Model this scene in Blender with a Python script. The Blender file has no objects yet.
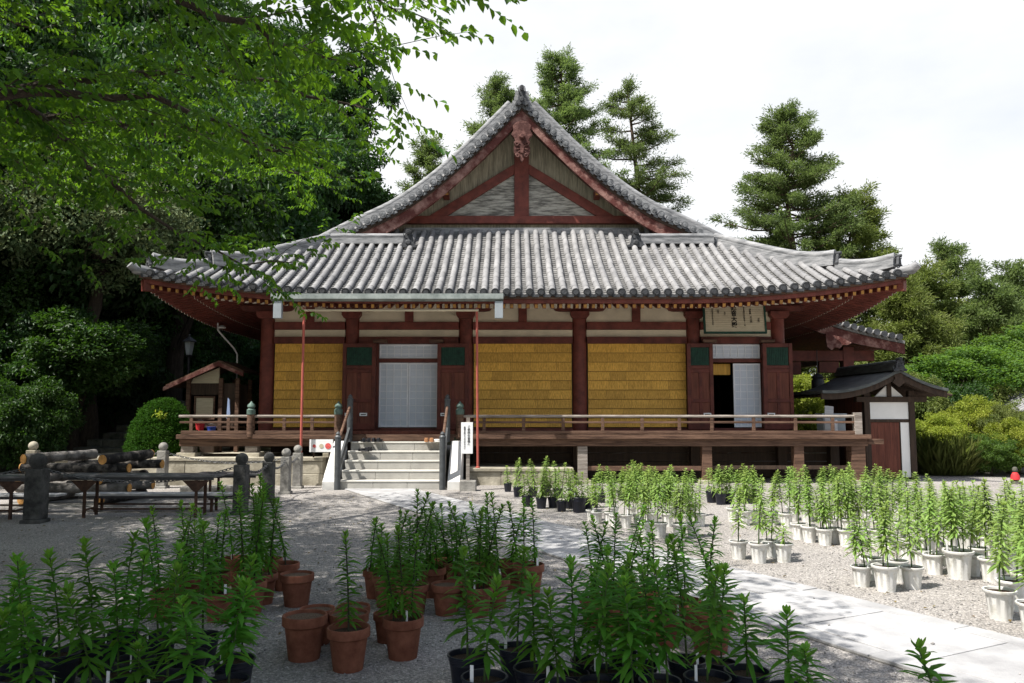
import bpy, math, random
import numpy as np
from mathutils import Vector, Matrix
R = math.radians
sc = bpy.context.scene
col = sc.collection

# ---------------------------------------------------------------- camera
cam_d = bpy.data.cameras.new('camera'); cam = bpy.data.objects.new('camera', cam_d); col.objects.link(cam)
cam.location = (0, 0, 1.55); cam.rotation_euler = (R(95), 0, 0)
cam_d.sensor_width = 36; cam_d.lens = 28.0; cam_d.clip_start = 0.05; cam_d.clip_end = 2000
sc.camera = cam
# ---------------------------------------------------------------- sky, sun, exposure
SUN = Vector((-.52, -.33, 1.0)).normalized()
EL = math.asin(SUN.z)
w = bpy.data.worlds.new('World'); sc.world = w; w.use_nodes = True
nt = w.node_tree; nt.nodes.clear()
out = nt.nodes.new('ShaderNodeOutputWorld'); bg = nt.nodes.new('ShaderNodeBackground'); bg.inputs[1].default_value = .10
sky = nt.nodes.new('ShaderNodeTexSky'); sky.sky_type = 'NISHITA'; sky.sun_disc = False
sky.sun_elevation = EL; sky.sun_rotation = math.atan2(SUN.x, SUN.y); sky.air_density = 1.2; sky.dust_density = 2.5
tc = nt.nodes.new('ShaderNodeTexCoord')
mp = nt.nodes.new('ShaderNodeMapping'); mp.inputs['Scale'].default_value = (1.3, 1.3, 2.6)
nz = nt.nodes.new('ShaderNodeTexNoise'); nz.inputs['Scale'].default_value = 1.6; nz.inputs['Detail'].default_value = 6; nz.inputs['Roughness'].default_value = .55
cr = nt.nodes.new('ShaderNodeValToRGB'); cr.color_ramp.elements[0].position = .30; cr.color_ramp.elements[1].position = .52
cr.color_ramp.elements[0].color = (.72, .72, .72, 1); cr.color_ramp.elements[1].color = (1, 1, 1, 1)
mx = nt.nodes.new('ShaderNodeMix'); mx.data_type = 'RGBA'; mx.inputs[7].default_value = (6.1, 6.2, 6.35, 1)
nt.links.new(tc.outputs['Generated'], mp.inputs[0]); nt.links.new(mp.outputs[0], nz.inputs['Vector'])
sepz = nt.nodes.new('ShaderNodeSeparateXYZ'); nt.links.new(tc.outputs['Generated'], sepz.inputs[0])
gz_ = nt.nodes.new('ShaderNodeMapRange'); gz_.interpolation_type = 'SMOOTHSTEP'; gz_.inputs[1].default_value = .50; gz_.inputs[2].default_value = .80; gz_.inputs[3].default_value = 1; gz_.inputs[4].default_value = .10
gy_ = nt.nodes.new('ShaderNodeMapRange'); gy_.interpolation_type = 'SMOOTHSTEP'; gy_.inputs[1].default_value = -.5; gy_.inputs[2].default_value = .35; gy_.inputs[3].default_value = .35; gy_.inputs[4].default_value = 1
m1 = nt.nodes.new('ShaderNodeMath'); m1.operation = 'MULTIPLY'; m2 = nt.nodes.new('ShaderNodeMath'); m2.operation = 'MULTIPLY'
nt.links.new(sepz.outputs['Z'], gz_.inputs[0]); nt.links.new(sepz.outputs['Y'], gy_.inputs[0]); nt.links.new(gz_.outputs[0], m1.inputs[0]); nt.links.new(gy_.outputs[0], m1.inputs[1])
nt.links.new(nz.outputs['Fac'], cr.inputs[0]); nt.links.new(cr.outputs[0], m2.inputs[0]); nt.links.new(m1.outputs[0], m2.inputs[1]); nt.links.new(m2.outputs[0], mx.inputs[0])
nt.links.new(sky.outputs[0], mx.inputs[6]); nt.links.new(mx.outputs[2], bg.inputs[0]); nt.links.new(bg.outputs[0], out.inputs[0])
sl = bpy.data.lights.new('sun', 'SUN'); sl.energy = 5.0; sl.angle = R(.53); sl.color = (1, .965, .91)
so = bpy.data.objects.new('sun', sl); col.objects.link(so); so.rotation_euler = SUN.to_track_quat('Z', 'Y').to_euler(); so.location = (-20, -12, 40)
sc.view_settings.view_transform = 'Standard'; sc.view_settings.look = 'None'
sc.view_settings.exposure = 0.78; sc.view_settings.gamma = 1.0
sc.render.engine = 'CYCLES'
sc.cycles.max_bounces = 6; sc.cycles.diffuse_bounces = 3; sc.cycles.transparent_max_bounces = 4

# ---------------------------------------------------------------- materials
def M(name, c, rough=.75, var=.2, scale=3.0, c2=None, bump=0.0, bscale=40.0, stretch=(1, 1, 1), island=0.0, spec=.3, metal=0.0, streak=None, cpos=(.35, .65), objr=0):
    m = bpy.data.materials.new(name); m.use_nodes = True
    n = m.node_tree.nodes; L = m.node_tree.links
    b = n['Principled BSDF']; b.inputs['Roughness'].default_value = rough; b.inputs['Metallic'].default_value = metal
    b.inputs['Specular IOR Level'].default_value = spec
    t = n.new('ShaderNodeTexCoord'); mp = n.new('ShaderNodeMapping'); mp.inputs['Scale'].default_value = stretch
    L.new(t.outputs['Object'], mp.inputs[0])
    z = n.new('ShaderNodeTexNoise'); z.inputs['Scale'].default_value = scale; z.inputs['Detail'].default_value = 8; z.inputs['Roughness'].default_value = .65
    L.new(mp.outputs[0], z.inputs['Vector'])
    r = n.new('ShaderNodeValToRGB'); r.color_ramp.elements[0].position = cpos[0]; r.color_ramp.elements[1].position = cpos[1]
    lo = [x*(1-var) for x in c]; hi = [min(1, x*(1+var)) for x in c] if c2 is None else c2
    r.color_ramp.elements[0].color = (*lo, 1); r.color_ramp.elements[1].color = (*hi, 1)
    L.new(z.outputs['Fac'], r.inputs[0]); cur = r.outputs[0]
    if objr:
        oi = n.new('ShaderNodeObjectInfo'); h0 = n.new('ShaderNodeHueSaturation'); mr0 = n.new('ShaderNodeMapRange'); mr0.inputs[3].default_value = 1-objr; mr0.inputs[4].default_value = 1+objr
        L.new(oi.outputs['Random'], mr0.inputs[0]); L.new(mr0.outputs[0], h0.inputs['Value']); L.new(cur, h0.inputs['Color']); cur = h0.outputs[0]
        va = n.new('ShaderNodeVectorMath'); va.operation = 'ADD'; L.new(mp.outputs[0], va.inputs[0]); L.new(oi.outputs['Random'], va.inputs[1]); sv = n.new('ShaderNodeVectorMath'); sv.operation = 'SCALE'; sv.inputs[3].default_value = 1
        cv = n.new('ShaderNodeCombineXYZ'); ml = n.new('ShaderNodeMath'); ml.operation = 'MULTIPLY'; ml.inputs[1].default_value = 37; L.new(oi.outputs['Random'], ml.inputs[0]); L.new(ml.outputs[0], cv.inputs[0]); L.new(cv.outputs[0], va.inputs[1]); L.new(va.outputs[0], z.inputs['Vector'])
    if island:
        g = n.new('ShaderNodeNewGeometry'); h = n.new('ShaderNodeHueSaturation')
        mr = n.new('ShaderNodeMapRange'); mr.inputs[3].default_value = 1-island; mr.inputs[4].default_value = 1+island
        L.new(g.outputs['Random Per Island'], mr.inputs[0]); L.new(mr.outputs[0], h.inputs['Value']); L.new(cur, h.inputs['Color']); cur = h.outputs[0]
    L.new(cur, b.inputs['Base Color'])
    if bump:
        z2 = n.new('ShaderNodeTexNoise'); z2.inputs['Scale'].default_value = bscale; z2.inputs['Detail'].default_value = 6
        L.new(mp.outputs[0], z2.inputs['Vector'])
        bp = n.new('ShaderNodeBump'); bp.inputs['Strength'].default_value = bump; bp.inputs['Distance'].default_value = .02
        L.new(z2.outputs['Fac'], bp.inputs['Height']); L.new(bp.outputs[0], b.inputs['Normal'])
    return m

def LEAF(name, c, c2, trans, tmix=.4, scale=1.2, island=.35, rough=.5, hue=.02, spec=.3):
    m = bpy.data.materials.new(name); m.use_nodes = True
    n = m.node_tree.nodes; L = m.node_tree.links; n.clear()
    o = n.new('ShaderNodeOutputMaterial'); b = n.new('ShaderNodeBsdfPrincipled'); tr = n.new('ShaderNodeBsdfTranslucent'); mx = n.new('ShaderNodeMixShader')
    b.inputs['Roughness'].default_value = rough; b.inputs['Specular IOR Level'].default_value = spec
    t = n.new('ShaderNodeTexCoord'); z = n.new('ShaderNodeTexNoise'); z.inputs['Scale'].default_value = scale; z.inputs['Detail'].default_value = 3
    L.new(t.outputs['Object'], z.inputs['Vector'])
    r = n.new('ShaderNodeValToRGB'); r.color_ramp.elements[0].position = .35; r.color_ramp.elements[1].position = .65
    r.color_ramp.elements[0].color = (*c, 1); r.color_ramp.elements[1].color = (*c2, 1); L.new(z.outputs['Fac'], r.inputs[0])
    g = n.new('ShaderNodeNewGeometry'); h = n.new('ShaderNodeHueSaturation')
    mr = n.new('ShaderNodeMapRange'); mr.inputs[3].default_value = 1-island; mr.inputs[4].default_value = 1+island
    mh = n.new('ShaderNodeMapRange'); mh.inputs[3].default_value = .5-hue; mh.inputs[4].default_value = .5+hue
    oi = n.new('ShaderNodeObjectInfo'); a1 = n.new('ShaderNodeMath'); a1.operation = 'ADD'; f1 = n.new('ShaderNodeMath'); f1.operation = 'MULTIPLY'; f1.inputs[1].default_value = .5
    L.new(g.outputs['Random Per Island'], a1.inputs[0]); L.new(oi.outputs['Random'], a1.inputs[1]); L.new(a1.outputs[0], f1.inputs[0])
    L.new(f1.outputs[0], mr.inputs[0]); L.new(f1.outputs[0], mh.inputs[0])
    L.new(mr.outputs[0], h.inputs['Value']); L.new(mh.outputs[0], h.inputs['Hue']); L.new(r.outputs[0], h.inputs['Color'])
    L.new(h.outputs[0], b.inputs['Base Color'])
    h2 = n.new('ShaderNodeHueSaturation'); h2.inputs['Color'].default_value = (*trans, 1); L.new(mr.outputs[0], h2.inputs['Value']); L.new(h2.outputs[0], tr.inputs[0])
    mx.inputs[0].default_value = tmix; L.new(b.outputs[0], mx.inputs[1]); L.new(tr.outputs[0], mx.inputs[2]); L.new(mx.outputs[0], o.inputs[0])
    return m

def GRAVEL():
    m = bpy.data.materials.new('gravel'); m.use_nodes = True
    n = m.node_tree.nodes; L = m.node_tree.links; b = n['Principled BSDF']; b.inputs['Roughness'].default_value = .9; b.inputs['Specular IOR Level'].default_value = .15
    t = n.new('ShaderNodeTexCoord')
    v = n.new('ShaderNodeTexVoronoi'); v.inputs['Scale'].default_value = 85; v.inputs['Randomness'].default_value = 1
    L.new(t.outputs['Object'], v.inputs['Vector'])
    v2 = n.new('ShaderNodeTexVoronoi'); v2.inputs['Scale'].default_value = 27; L.new(t.outputs['Object'], v2.inputs['Vector'])
    z = n.new('ShaderNodeTexNoise'); z.inputs['Scale'].default_value = .7; z.inputs['Detail'].default_value = 7; L.new(t.outputs['Object'], z.inputs['Vector'])
    sx = n.new('ShaderNodeSeparateColor'); L.new(v.outputs['Color'], sx.inputs[0])
    r = n.new('ShaderNodeValToRGB'); e = r.color_ramp.elements
    e[0].position = 0; e[0].color = (.185, .178, .17, 1); e[1].position = 1; e[1].color = (.53, .50, .475, 1)
    q = r.color_ramp.elements.new(.35); q.color = (.27, .257, .246, 1); q = r.color_ramp.elements.new(.75); q.color = (.35, .332, .316, 1)
    L.new(sx.outputs[0], r.inputs[0])
    r2 = n.new('ShaderNodeValToRGB'); r2.color_ramp.elements[0].position = .3; r2.color_ramp.elements[1].position = .7
    r2.color_ramp.elements[0].color = (.82, .80, .77, 1); r2.color_ramp.elements[1].color = (1.12, 1.1, 1.07, 1); L.new(z.outputs['Fac'], r2.inputs[0])
    mu = n.new('ShaderNodeMix'); mu.data_type = 'RGBA'; mu.blend_type = 'MULTIPLY'; mu.inputs[0].default_value = 1
    L.new(r.outputs[0], mu.inputs[6]); L.new(r2.outputs[0], mu.inputs[7]); L.new(mu.outputs[2], b.inputs['Base Color'])
    ad = n.new('ShaderNodeMath'); ad.operation = 'ADD'; L.new(v.outputs['Distance'], ad.inputs[0]); L.new(v2.outputs['Distance'], ad.inputs[1])
    bp = n.new('ShaderNodeBump'); bp.invert = True; bp.inputs['Strength'].default_value = .85; bp.inputs['Distance'].default_value = .012
    L.new(ad.outputs[0], bp.inputs['Height']); L.new(bp.outputs[0], b.inputs['Normal'])
    return m

red = M('red_painted_wood', (.135, .034, .023), .6, .35, 5, bump=.15, bscale=30)
redw = M('weathered_red_wood', (.15, .042, .032), .75, .4, 3.5, c2=(.30, .17, .14), bump=.5, bscale=25, stretch=(1, 1, 1), cpos=(.46, .66))
reddk = M('dark_red_wood', (.105, .028, .019), .65, .35, 5, bump=.15)
yel = M('yellow_end_paint', (.34, .17, .04), .7, .4, 9)
wht = M('aged_white_end', (.5, .45, .36), .7, .2, 9)
redc = M('carved_red_brown_wood', (.10, .032, .024), .75, .4, 6, c2=(.22, .105, .085), bump=.4, bscale=25, cpos=(.45, .75))
brown = M('weathered_brown_wood', (.070, .034, .020), .75, .35, 3, c2=(.165, .095, .062), bump=.3, bscale=20, stretch=(.6, 5, 8))
greyw = M('grey_weathered_wood', (.19, .155, .13), .85, .3, 3, c2=(.36, .32, .28), bump=.35, bscale=20, stretch=(.8, 5, 8))
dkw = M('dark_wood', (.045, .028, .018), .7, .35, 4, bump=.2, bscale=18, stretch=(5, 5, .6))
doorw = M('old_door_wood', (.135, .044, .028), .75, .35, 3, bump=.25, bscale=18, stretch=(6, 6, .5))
plas = M('cream_plaster', (.60, .52, .38), .9, .12, 2)
plasw = M('white_plaster', (.80, .79, .76), .9, .06, 2)
gablep = M('peeling_gable_boards', (.16, .15, .13), .9, .3, 2.6, c2=(.42, .40, .345), bump=.5, bscale=15, stretch=(1.2, 1.2, 9), cpos=(.40, .60))
soffw = M('grey_soffit_boards', (.24, .21, .15), .9, .3, 4, c2=(.42, .38, .28), stretch=(9, .6, .6))
bam = M('bamboo_slats', (.58, .295, .036), .55, .3, 2.2, c2=(.82, .47, .09), stretch=(40, 40, 1.1), bump=.4, bscale=8, island=.16)
paper = M('shoji_paper', (.56, .60, .66), .8, .05, 2)
latt = M('shoji_lattice', (.74, .75, .78), .7, .08, 4)
grn = M('green_lattice_window', (.010, .045, .028), .6, .4, 12)
tileL = M('weathered_round_tile', (.185, .183, .185), .8, .2, 1.2, c2=(.29, .285, .28), bump=.25, bscale=25, island=.09, cpos=(.3, .7))
tileP = M('weathered_pan_tile', (.13, .128, .125), .85, .25, 1.6, c2=(.25, .245, .235), bump=.25, bscale=25, island=.15, cpos=(.3, .7))
tileD = M('dark_end_tile', (.040, .042, .045), .7, .35, 9, bump=.5, bscale=50, island=.3)
tileV = M('verge_end_tile', (.07, .075, .08), .75, .3, 9, c2=(.20, .205, .21), bump=.4, bscale=50, island=.25)
tileR = M('ridge_tile', (.15, .155, .16), .75, .25, 3, c2=(.33, .33, .33), bump=.3, bscale=30, stretch=(1, 1, 6))
copper = M('green_copper_gutter', (.14, .165, .155), .6, .2, 4, c2=(.24, .265, .25))
galv = M('galvanised_metal', (.30, .33, .35), .5, .1, 4, metal=.1)
bronze = M('green_bronze', (.10, .155, .13), .6, .3, 8)
rpole = M('red_painted_pole', (.42, .105, .08), .55, .15, 4)
stoneL = M('pale_granite', (.38, .365, .33), .9, .14, 2.5, bump=.3, bscale=60)
stoneW = M('white_stone', (.60, .59, .56), .85, .08, 3, bump=.15, bscale=60)
stoneT = M('stone_tread_edge', (.66, .64, .58), .9, .08, 3)
stoneG = M('grey_stone', (.17, .16, .145), .95, .3, 3, c2=(.33, .315, .285), bump=.5, bscale=30)
stoneD = M('dark_lichen_stone', (.040, .040, .038), .9, .3, 5, c2=(.12, .117, .11), bump=.5, bscale=40, cpos=(.4, .75))
stoneB = M('platform_stone', (.27, .24, .18), .95, .25, 2, c2=(.47, .43, .34), bump=.5, bscale=18)
moss = M('mossy_stone', (.055, .058, .042), .95, .4, 3, c2=(.16, .15, .125), bump=.6, bscale=20)
metalD = M('dark_metal', (.035, .034, .036), .5, .3, 8, spec=.4)
rust = M('rusty_metal', (.055, .028, .018), .8, .4, 14)
postM = M('dark_grey_handrail', (.060, .065, .068), .5, .25, 8, spec=.4)
tabT = M('dark_table_top', (.085, .085, .088), .35, .3, 6, spec=.5)
benT = M('grey_bench_top', (.34, .34, .34), .7, .2, 6, stretch=(.5, 4, 4))
bark = M('tree_bark', (.045, .034, .025), .95, .4, 8, bump=.8, bscale=22, stretch=(3, 3, .8))
barkC = M('cedar_bark', (.095, .065, .045), .95, .35, 6, bump=.8, bscale=20, stretch=(5, 5, .4))
char = M('charred_bark', (.020, .018, .017), .9, .4, 6, c2=(.17, .15, .13), bump=.8, bscale=25, cpos=(.48, .75))
logg = M('grey_bark_log', (.085, .075, .065), .95, .35, 5, c2=(.22, .205, .19), bump=.8, bscale=25)
sawn = M('sawn_log_end', (.46, .235, .070), .8, .25, 14)
terra = M('terracotta', (.185, .060, .032), .85, .25, 3, c2=(.29, .115, .068), bump=.2, bscale=60, cpos=(.35, .8), objr=.16)
blackp = M('black_plastic', (.008, .010, .020), .42, .2, 9, spec=.45)
whitep = M('white_plastic', (.44, .42, .35), .5, .08, 3.2, c2=(.66, .65, .62), spec=.4, cpos=(.28, .5), objr=.10)
soilm = M('potting_soil', (.065, .040, .026), 1, .5, 40, c2=(.16, .10, .065), bump=1, bscale=90)
soilp = M('dry_soil', (.20, .125, .080), 1, .4, 40, c2=(.34, .24, .17), bump=1, bscale=90)
tagm = M('white_plastic_tag', (.8, .8, .8), .5, .03, 3)
signW = M('white_sign_board', (.80, .80, .79), .6, .03, 3)
signC = M('cream_sign_board', (.50, .44, .31), .8, .12, 4, stretch=(1, 1, 8))
ink = M('black_ink', (.012, .012, .012), .8, .1, 3)
clothm = M('pale_blue_cloth', (.28, .36, .55), .8, .1, 3)
bluem = M('blue_plastic', (.03, .07, .35), .5, .1, 3)
redm = M('red_cloth', (.55, .030, .035), .7, .15, 6)
pinkm = M('pink_print', (.62, .10, .09), .7, .3, 30)
tanm = M('tan_leather', (.42, .20, .09), .6, .2, 9)
blackl = M('black_leather', (.015, .015, .018), .5, .2, 9)
white_sh = M('white_canvas', (.75, .73, .7), .7, .1, 9)
lampg = M('frosted_lamp_glass', (.35, .38, .38), .3, .1, 5)
earth = M('forest_floor', (.035, .028, .018), 1, .4, 2, c2=(.05, .055, .025), bump=.8, bscale=8)
slabm = M('granite_slab', (.32, .315, .315), .9, .12, 2.2, c2=(.43, .425, .42), bump=.25, bscale=70, island=.07)
slabj = M('slab_joint_grit', (.16, .15, .13), 1, .3, 20)
gravel = GRAVEL()
copr = M('dark_copper_roof', (.055, .062, .060), .55, .3, 3, c2=(.10, .11, .105), spec=.4, stretch=(1, 1, 4))
lfL = LEAF('lily_leaf', (.040, .130, .014), (.085, .220, .026), (.24, .52, .04), .38, 6, .30, .6, .02, .15)
lfB = LEAF('bright_lily_leaf', (.150, .245, .050), (.245, .345, .105), (.42, .58, .12), .38, 6, .22, .5)
stemg = M('green_stem', (.050, .085, .022), .7, .3, 20)
stemd = M('dark_stem', (.040, .040, .022), .7, .3, 20)
lfC = LEAF('cherry_leaf', (.020, .064, .009), (.042, .110, .013), (.16, .31, .012), .42, .9, .35, .5, .02)
lfF = LEAF('dark_evergreen_leaf', (.015, .040, .011), (.038, .085, .020), (.065, .16, .02), .25, .5, .45, .5)
lfF2 = LEAF('mid_green_leaf', (.018, .050, .010), (.040, .090, .016), (.08, .19, .015), .3, .5, .4, .5)
lfFl = LEAF('pale_blossom_leaf', (.045, .080, .026), (.125, .150, .065), (.12, .14, .05), .2, 1.1, .4, .7)
lfK = LEAF('conifer_leaf', (.070, .110, .036), (.140, .185, .060), (.20, .29, .07), .42, .4, .35, .6)
lfK2 = LEAF('golden_conifer_leaf', (.085, .120, .028), (.175, .205, .052), (.22, .29, .05), .35, .4, .35, .6)
lfY = LEAF('yellow_green_leaf', (.150, .195, .022), (.270, .295, .040), (.36, .44, .04), .38, .6, .35, .6)
lfG = LEAF('fresh_green_leaf', (.040, .090, .016), (.095, .165, .030), (.20, .36, .03), .35, .8, .35, .6)
lfLt = LEAF('young_lily_leaf', (.075, .20, .022), (.13, .29, .042), (.32, .58, .06), .38, 6, .25, .5, .02, .15)
lfBt = LEAF('young_bright_lily_leaf', (.19, .29, .06), (.27, .37, .10), (.46, .60, .12), .38, 6, .2, .5)
lfH = LEAF('clipped_hedge_leaf', (.018, .058, .007), (.036, .095, .011), (.06, .17, .012), .3, 2, .35, .7, .02, .08)

# ---------------------------------------------------------------- mesh helpers
WL = {}
class MB:
    def __init__(s): s.v = []; s.f = []; s.m = []
    def add(s, vs, fs, m=0):
        o = len(s.v); s.v += [tuple(v) for v in vs]; s.f += [tuple(i+o for i in f) for f in fs]; s.m += [m]*len(fs); return s
    def box(s, x0, x1, y0, y1, z0, z1, m=0):
        return s.add([(x0,y0,z0),(x1,y0,z0),(x1,y1,z0),(x0,y1,z0),(x0,y0,z1),(x1,y0,z1),(x1,y1,z1),(x0,y1,z1)],
                     [(3,2,1,0),(4,5,6,7),(0,1,5,4),(1,2,6,5),(2,3,7,6),(3,0,4,7)], m)
    def beam(s, a, b, wx, wz, m=0, up=(0,0,1)):
        a = Vector(a); b = Vector(b); d = (b-a).normalized(); u = Vector(up); r = d.cross(u).normalized(); u = r.cross(d).normalized()
        r = r*wx/2; u = u*wz/2
        vs = [a-r-u, a+r-u, a+r+u, a-r+u, b-r-u, b+r-u, b+r+u, b-r+u]
        return s.add(vs, [(0,3,2,1),(4,5,6,7),(0,1,5,4),(1,2,6,5),(2,3,7,6),(3,0,4,7)][::1], m)
    def tube(s, pts, rad, n=8, m=0, cap=True):
        pts = [Vector(p) for p in pts]; k = len(pts)
        if not hasattr(rad, '__len__'): rad = [rad]*k
        vs = []; fs = []; pr = None
        for i, p in enumerate(pts):
            d = (pts[min(i+1, k-1)] - pts[max(i-1, 0)])
            if d.length < 1e-9: d = Vector((0,0,1))
            d.normalize()
            if pr is None: pr = d.cross(Vector((0,0,1)) if abs(d.z) < .9 else Vector((1,0,0))).normalized()
            else:
                pr = (pr - d*pr.dot(d)).normalized()
            q = d.cross(pr)
            for j in range(n):
                a = 2*math.pi*j/n; vs.append(p + (pr*math.cos(a) + q*math.sin(a))*rad[i])
        for i in range(k-1):
            for j in range(n):
                fs.append((i*n+j, i*n+(j+1)%n, (i+1)*n+(j+1)%n, (i+1)*n+j))
        if cap: fs.append(tuple(range(n-1, -1, -1))); fs.append(tuple(range((k-1)*n, k*n)))
        return s.add(vs, fs, m)
    def lathe(s, prof, n=16, o=(0,0,0), m=0, cap=True):
        vs = []; fs = []; k = len(prof)
        for r, z in prof:
            for j in range(n):
                a = 2*math.pi*j/n; vs.append((o[0]+r*math.cos(a), o[1]+r*math.sin(a), o[2]+z))
        for i in range(k-1):
            for j in range(n): fs.append((i*n+j, i*n+(j+1)%n, (i+1)*n+(j+1)%n, (i+1)*n+j))
        if cap: fs.append(tuple(range(n-1, -1, -1))); fs.append(tuple(range((k-1)*n, k*n)))
        return s.add(vs, fs, m)
    def prism(s, poly, a, b, ax='y', m=0):
        def P(p, t): return {'y': (p[0], t, p[1]), 'x': (t, p[0], p[1]), 'z': (p[0], p[1], t)}[ax]
        n = len(poly); vs = [P(p, a) for p in poly] + [P(p, b) for p in poly]
        fs = [tuple(range(n)), tuple(range(2*n-1, n-1, -1))] + [(i, n+i, n+(i+1)%n, (i+1)%n) for i in range(n)]
        return s.add(vs, fs, m)
    def build(s, name, mats, parent=None, smooth=False, bevel=0):
        o = Vector((0,0,0)) if parent is None else WL.get(parent.name, Vector((0,0,0)))
        me = bpy.data.meshes.new(name); me.from_pydata([(v[0]-o.x, v[1]-o.y, v[2]-o.z) for v in s.v], [], s.f)
        if not isinstance(mats, (list, tuple)): mats = [mats]
        for m in mats: me.materials.append(m)
        me.polygons.foreach_set('material_index', s.m)
        import bmesh
        bm = bmesh.new(); bm.from_mesh(me); bmesh.ops.recalc_face_normals(bm, faces=bm.faces); bm.to_mesh(me); bm.free()
        if smooth:
            me.polygons.foreach_set('use_smooth', [True]*len(me.polygons)); me.set_sharp_from_angle(angle=R(40))
        ob = bpy.data.objects.new(name, me); col.objects.link(ob)
        if parent is not None: ob.parent = parent; WL[ob.name] = o
        if bevel:
            bv = ob.modifiers.new('bevel', 'BEVEL'); bv.width = bevel; bv.segments = 2; bv.limit_method = 'ANGLE'
        return ob
def tag(o, label=None, cat=None, group=None, kind=None):
    if label: o['label'] = label
    if cat: o['category'] = cat
    if group: o['group'] = group
    if kind: o['kind'] = kind
    return o
def empty(name, loc, label=None, cat=None, group=None):
    o = bpy.data.objects.new(name, None); o.location = loc; o.empty_display_size = .2; col.objects.link(o); WL[o.name] = Vector(loc)
    return tag(o, label, cat, group)
def copy_tree(o, parent=None):
    c = o.copy(); col.objects.link(c)
    if parent is not None: c.parent = parent
    for ch in list(o.children): copy_tree(ch, c)
    return c
def npmesh(name, V, F, mat, parent=None, smooth=False):
    """V (n,3) array, F (m,k) array of equal-size faces"""
    me = bpy.data.meshes.new(name); me.vertices.add(len(V)); me.vertices.foreach_set('co', V.astype('f').ravel())
    k = F.shape[1]; me.loops.add(F.size); me.loops.foreach_set('vertex_index', F.astype('i').ravel())
    me.polygons.add(len(F)); me.polygons.foreach_set('loop_start', np.arange(0, F.size, k, dtype='i'))
    me.materials.append(mat); me.update(calc_edges=True); me.validate()
    if smooth: me.polygons.foreach_set('use_smooth', [True]*len(me.polygons))
    ob = bpy.data.objects.new(name, me); col.objects.link(ob)
    if parent is not None: ob.parent = parent; WL[ob.name] = WL.get(parent.name, Vector((0,0,0)))
    return ob
def unit(a): return a/np.maximum(np.linalg.norm(a, axis=1, keepdims=True), 1e-9)
def leaves(P, D, N, Ls, Ws, fold=.25, droop=.15):
    """leaf blades: two folded quads each. P base, D direction, N rough normal"""
    D = unit(D); S = unit(np.cross(D, N)); N2 = np.cross(S, D)
    Ls = np.asarray(Ls).reshape(-1, 1); Ws = np.asarray(Ws).reshape(-1, 1)
    t = [(0,0,0),(.32,.5,1),(.68,.40,1),(1,0,0),(.68,-.40,1),(.32,-.5,1)]
    vs = []
    for a, b, c in t:
        vs.append(P + D*Ls*a + S*Ws*b + N2*(Ws*fold*c - Ls*droop*a*a))
    V = np.stack(vs, 1).reshape(-1, 3); n = len(P); b = np.arange(n)[:, None]*6
    F = np.concatenate([b + np.array([[0,1,2,3]]), b + np.array([[0,3,4,5]])], 0)
    return V, F
rng = np.random.default_rng(11)
def rdir(n):
    a = rng.normal(size=(n, 3)); return unit(a)
# ================================================================ SETTING
X0 = .25; YE = 16.45; YW = 18.6; YV = 17.2; HW = 8.1; YR = 34.0
def smooth01(t): t = max(0, min(1, t)); return t*t*(3-2*t)
def hill(x, y):
    a = max(0, -10.2 - x)*.62 * smooth01((y-16.5)/4)
    a *= 1 + .12*math.sin(x*.9+y*.5)
    b = max(0, min(y, 50)-37)*.42*smooth01((14-x)/10)
    c = .40*max(0, y-19.5)*smooth01((-9.0-x)/3)
    h = max(a, c*.8) + .25*min(a, c) + b
    h += (.25*math.sin(x*.7)*math.cos(y*.6) + .1*math.sin(x*2.1+y*1.7))*min(1, h)
    return min(h, 22)
g = MB(); g.add([(-600,-300,0),(600,-300,0),(600,900,0),(-600,900,0)], [(0,1,2,3)]); tag(g.build('gravel_ground', gravel), kind='structure')
xs = np.concatenate([np.linspace(-75, -22, 28), np.linspace(-21, 30, 60)]); ys = np.concatenate([np.linspace(16.4, 40, 50), np.linspace(41, 90, 28)])
V = np.array([[x, y, hill(x, y)-.03] for y in ys for x in xs]); nx = len(xs)
F = np.array([[j*nx+i, j*nx+i+1, (j+1)*nx+i+1, (j+1)*nx+i] for j in range(len(ys)-1) for i in range(nx-1)])
tag(npmesh('hillside', V, F, earth, smooth=True), kind='structure')

# paved path of granite slabs running diagonally to the stairs
pd = Vector((-.515, 1, 0)).normalized(); pn = Vector((pd.y, -pd.x, 0)); pc = Vector((2.8, 5.45, 0))
pb = MB(); jb = MB(); rp = random.Random(3)
def pslab(a0, a1, n0, n1):
    g_ = .006; a0 += g_; a1 -= g_; n0 += g_; n1 -= g_; z = .020 + rp.uniform(-.003, .003)
    q = [pc+pd*a+pn*n for a, n in ((a0,n0),(a0,n1),(a1,n1),(a1,n0))]
    tl = [rp.uniform(-.0015, .0015) for _ in q]
    pb.add([(p.x, p.y, -.02) for p in q] + [(p.x, p.y, z+t) for p, t in zip(q, tl)], [(4,5,6,7),(0,1,5,4),(1,2,6,5),(2,3,7,6),(3,0,4,7)])
a = -4.5
while a < 11.9:
    l = rp.uniform(.75, .95); pslab(a, a+l, -.43, .43) if rp.random() < .55 else (pslab(a, a+l, -.43, .02), pslab(a, a+l, .02, .43)); a += l
for s0, s1 in ((-.62, -.43), (.43, .62)):
    a = -4.5 + rp.uniform(-.5, 0)
    while a < 11.9:
        l = rp.uniform(.9, 1.4); pslab(a, a+l, s0, s1); a += l
for a0, a1, n0, n1 in ((-4.6, 12, -.63, .63),):
    q = [pc+pd*a+pn*n for a, n in ((a0,n0),(a0,n1),(a1,n1),(a1,n0))]
    jb.add([(p.x, p.y, .004) for p in q], [(0,1,2,3)])
tag(pb.build('paved_path', slabm, bevel=.004), kind='structure'); tag(jb.build('path_bed', slabj), kind='structure')

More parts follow.
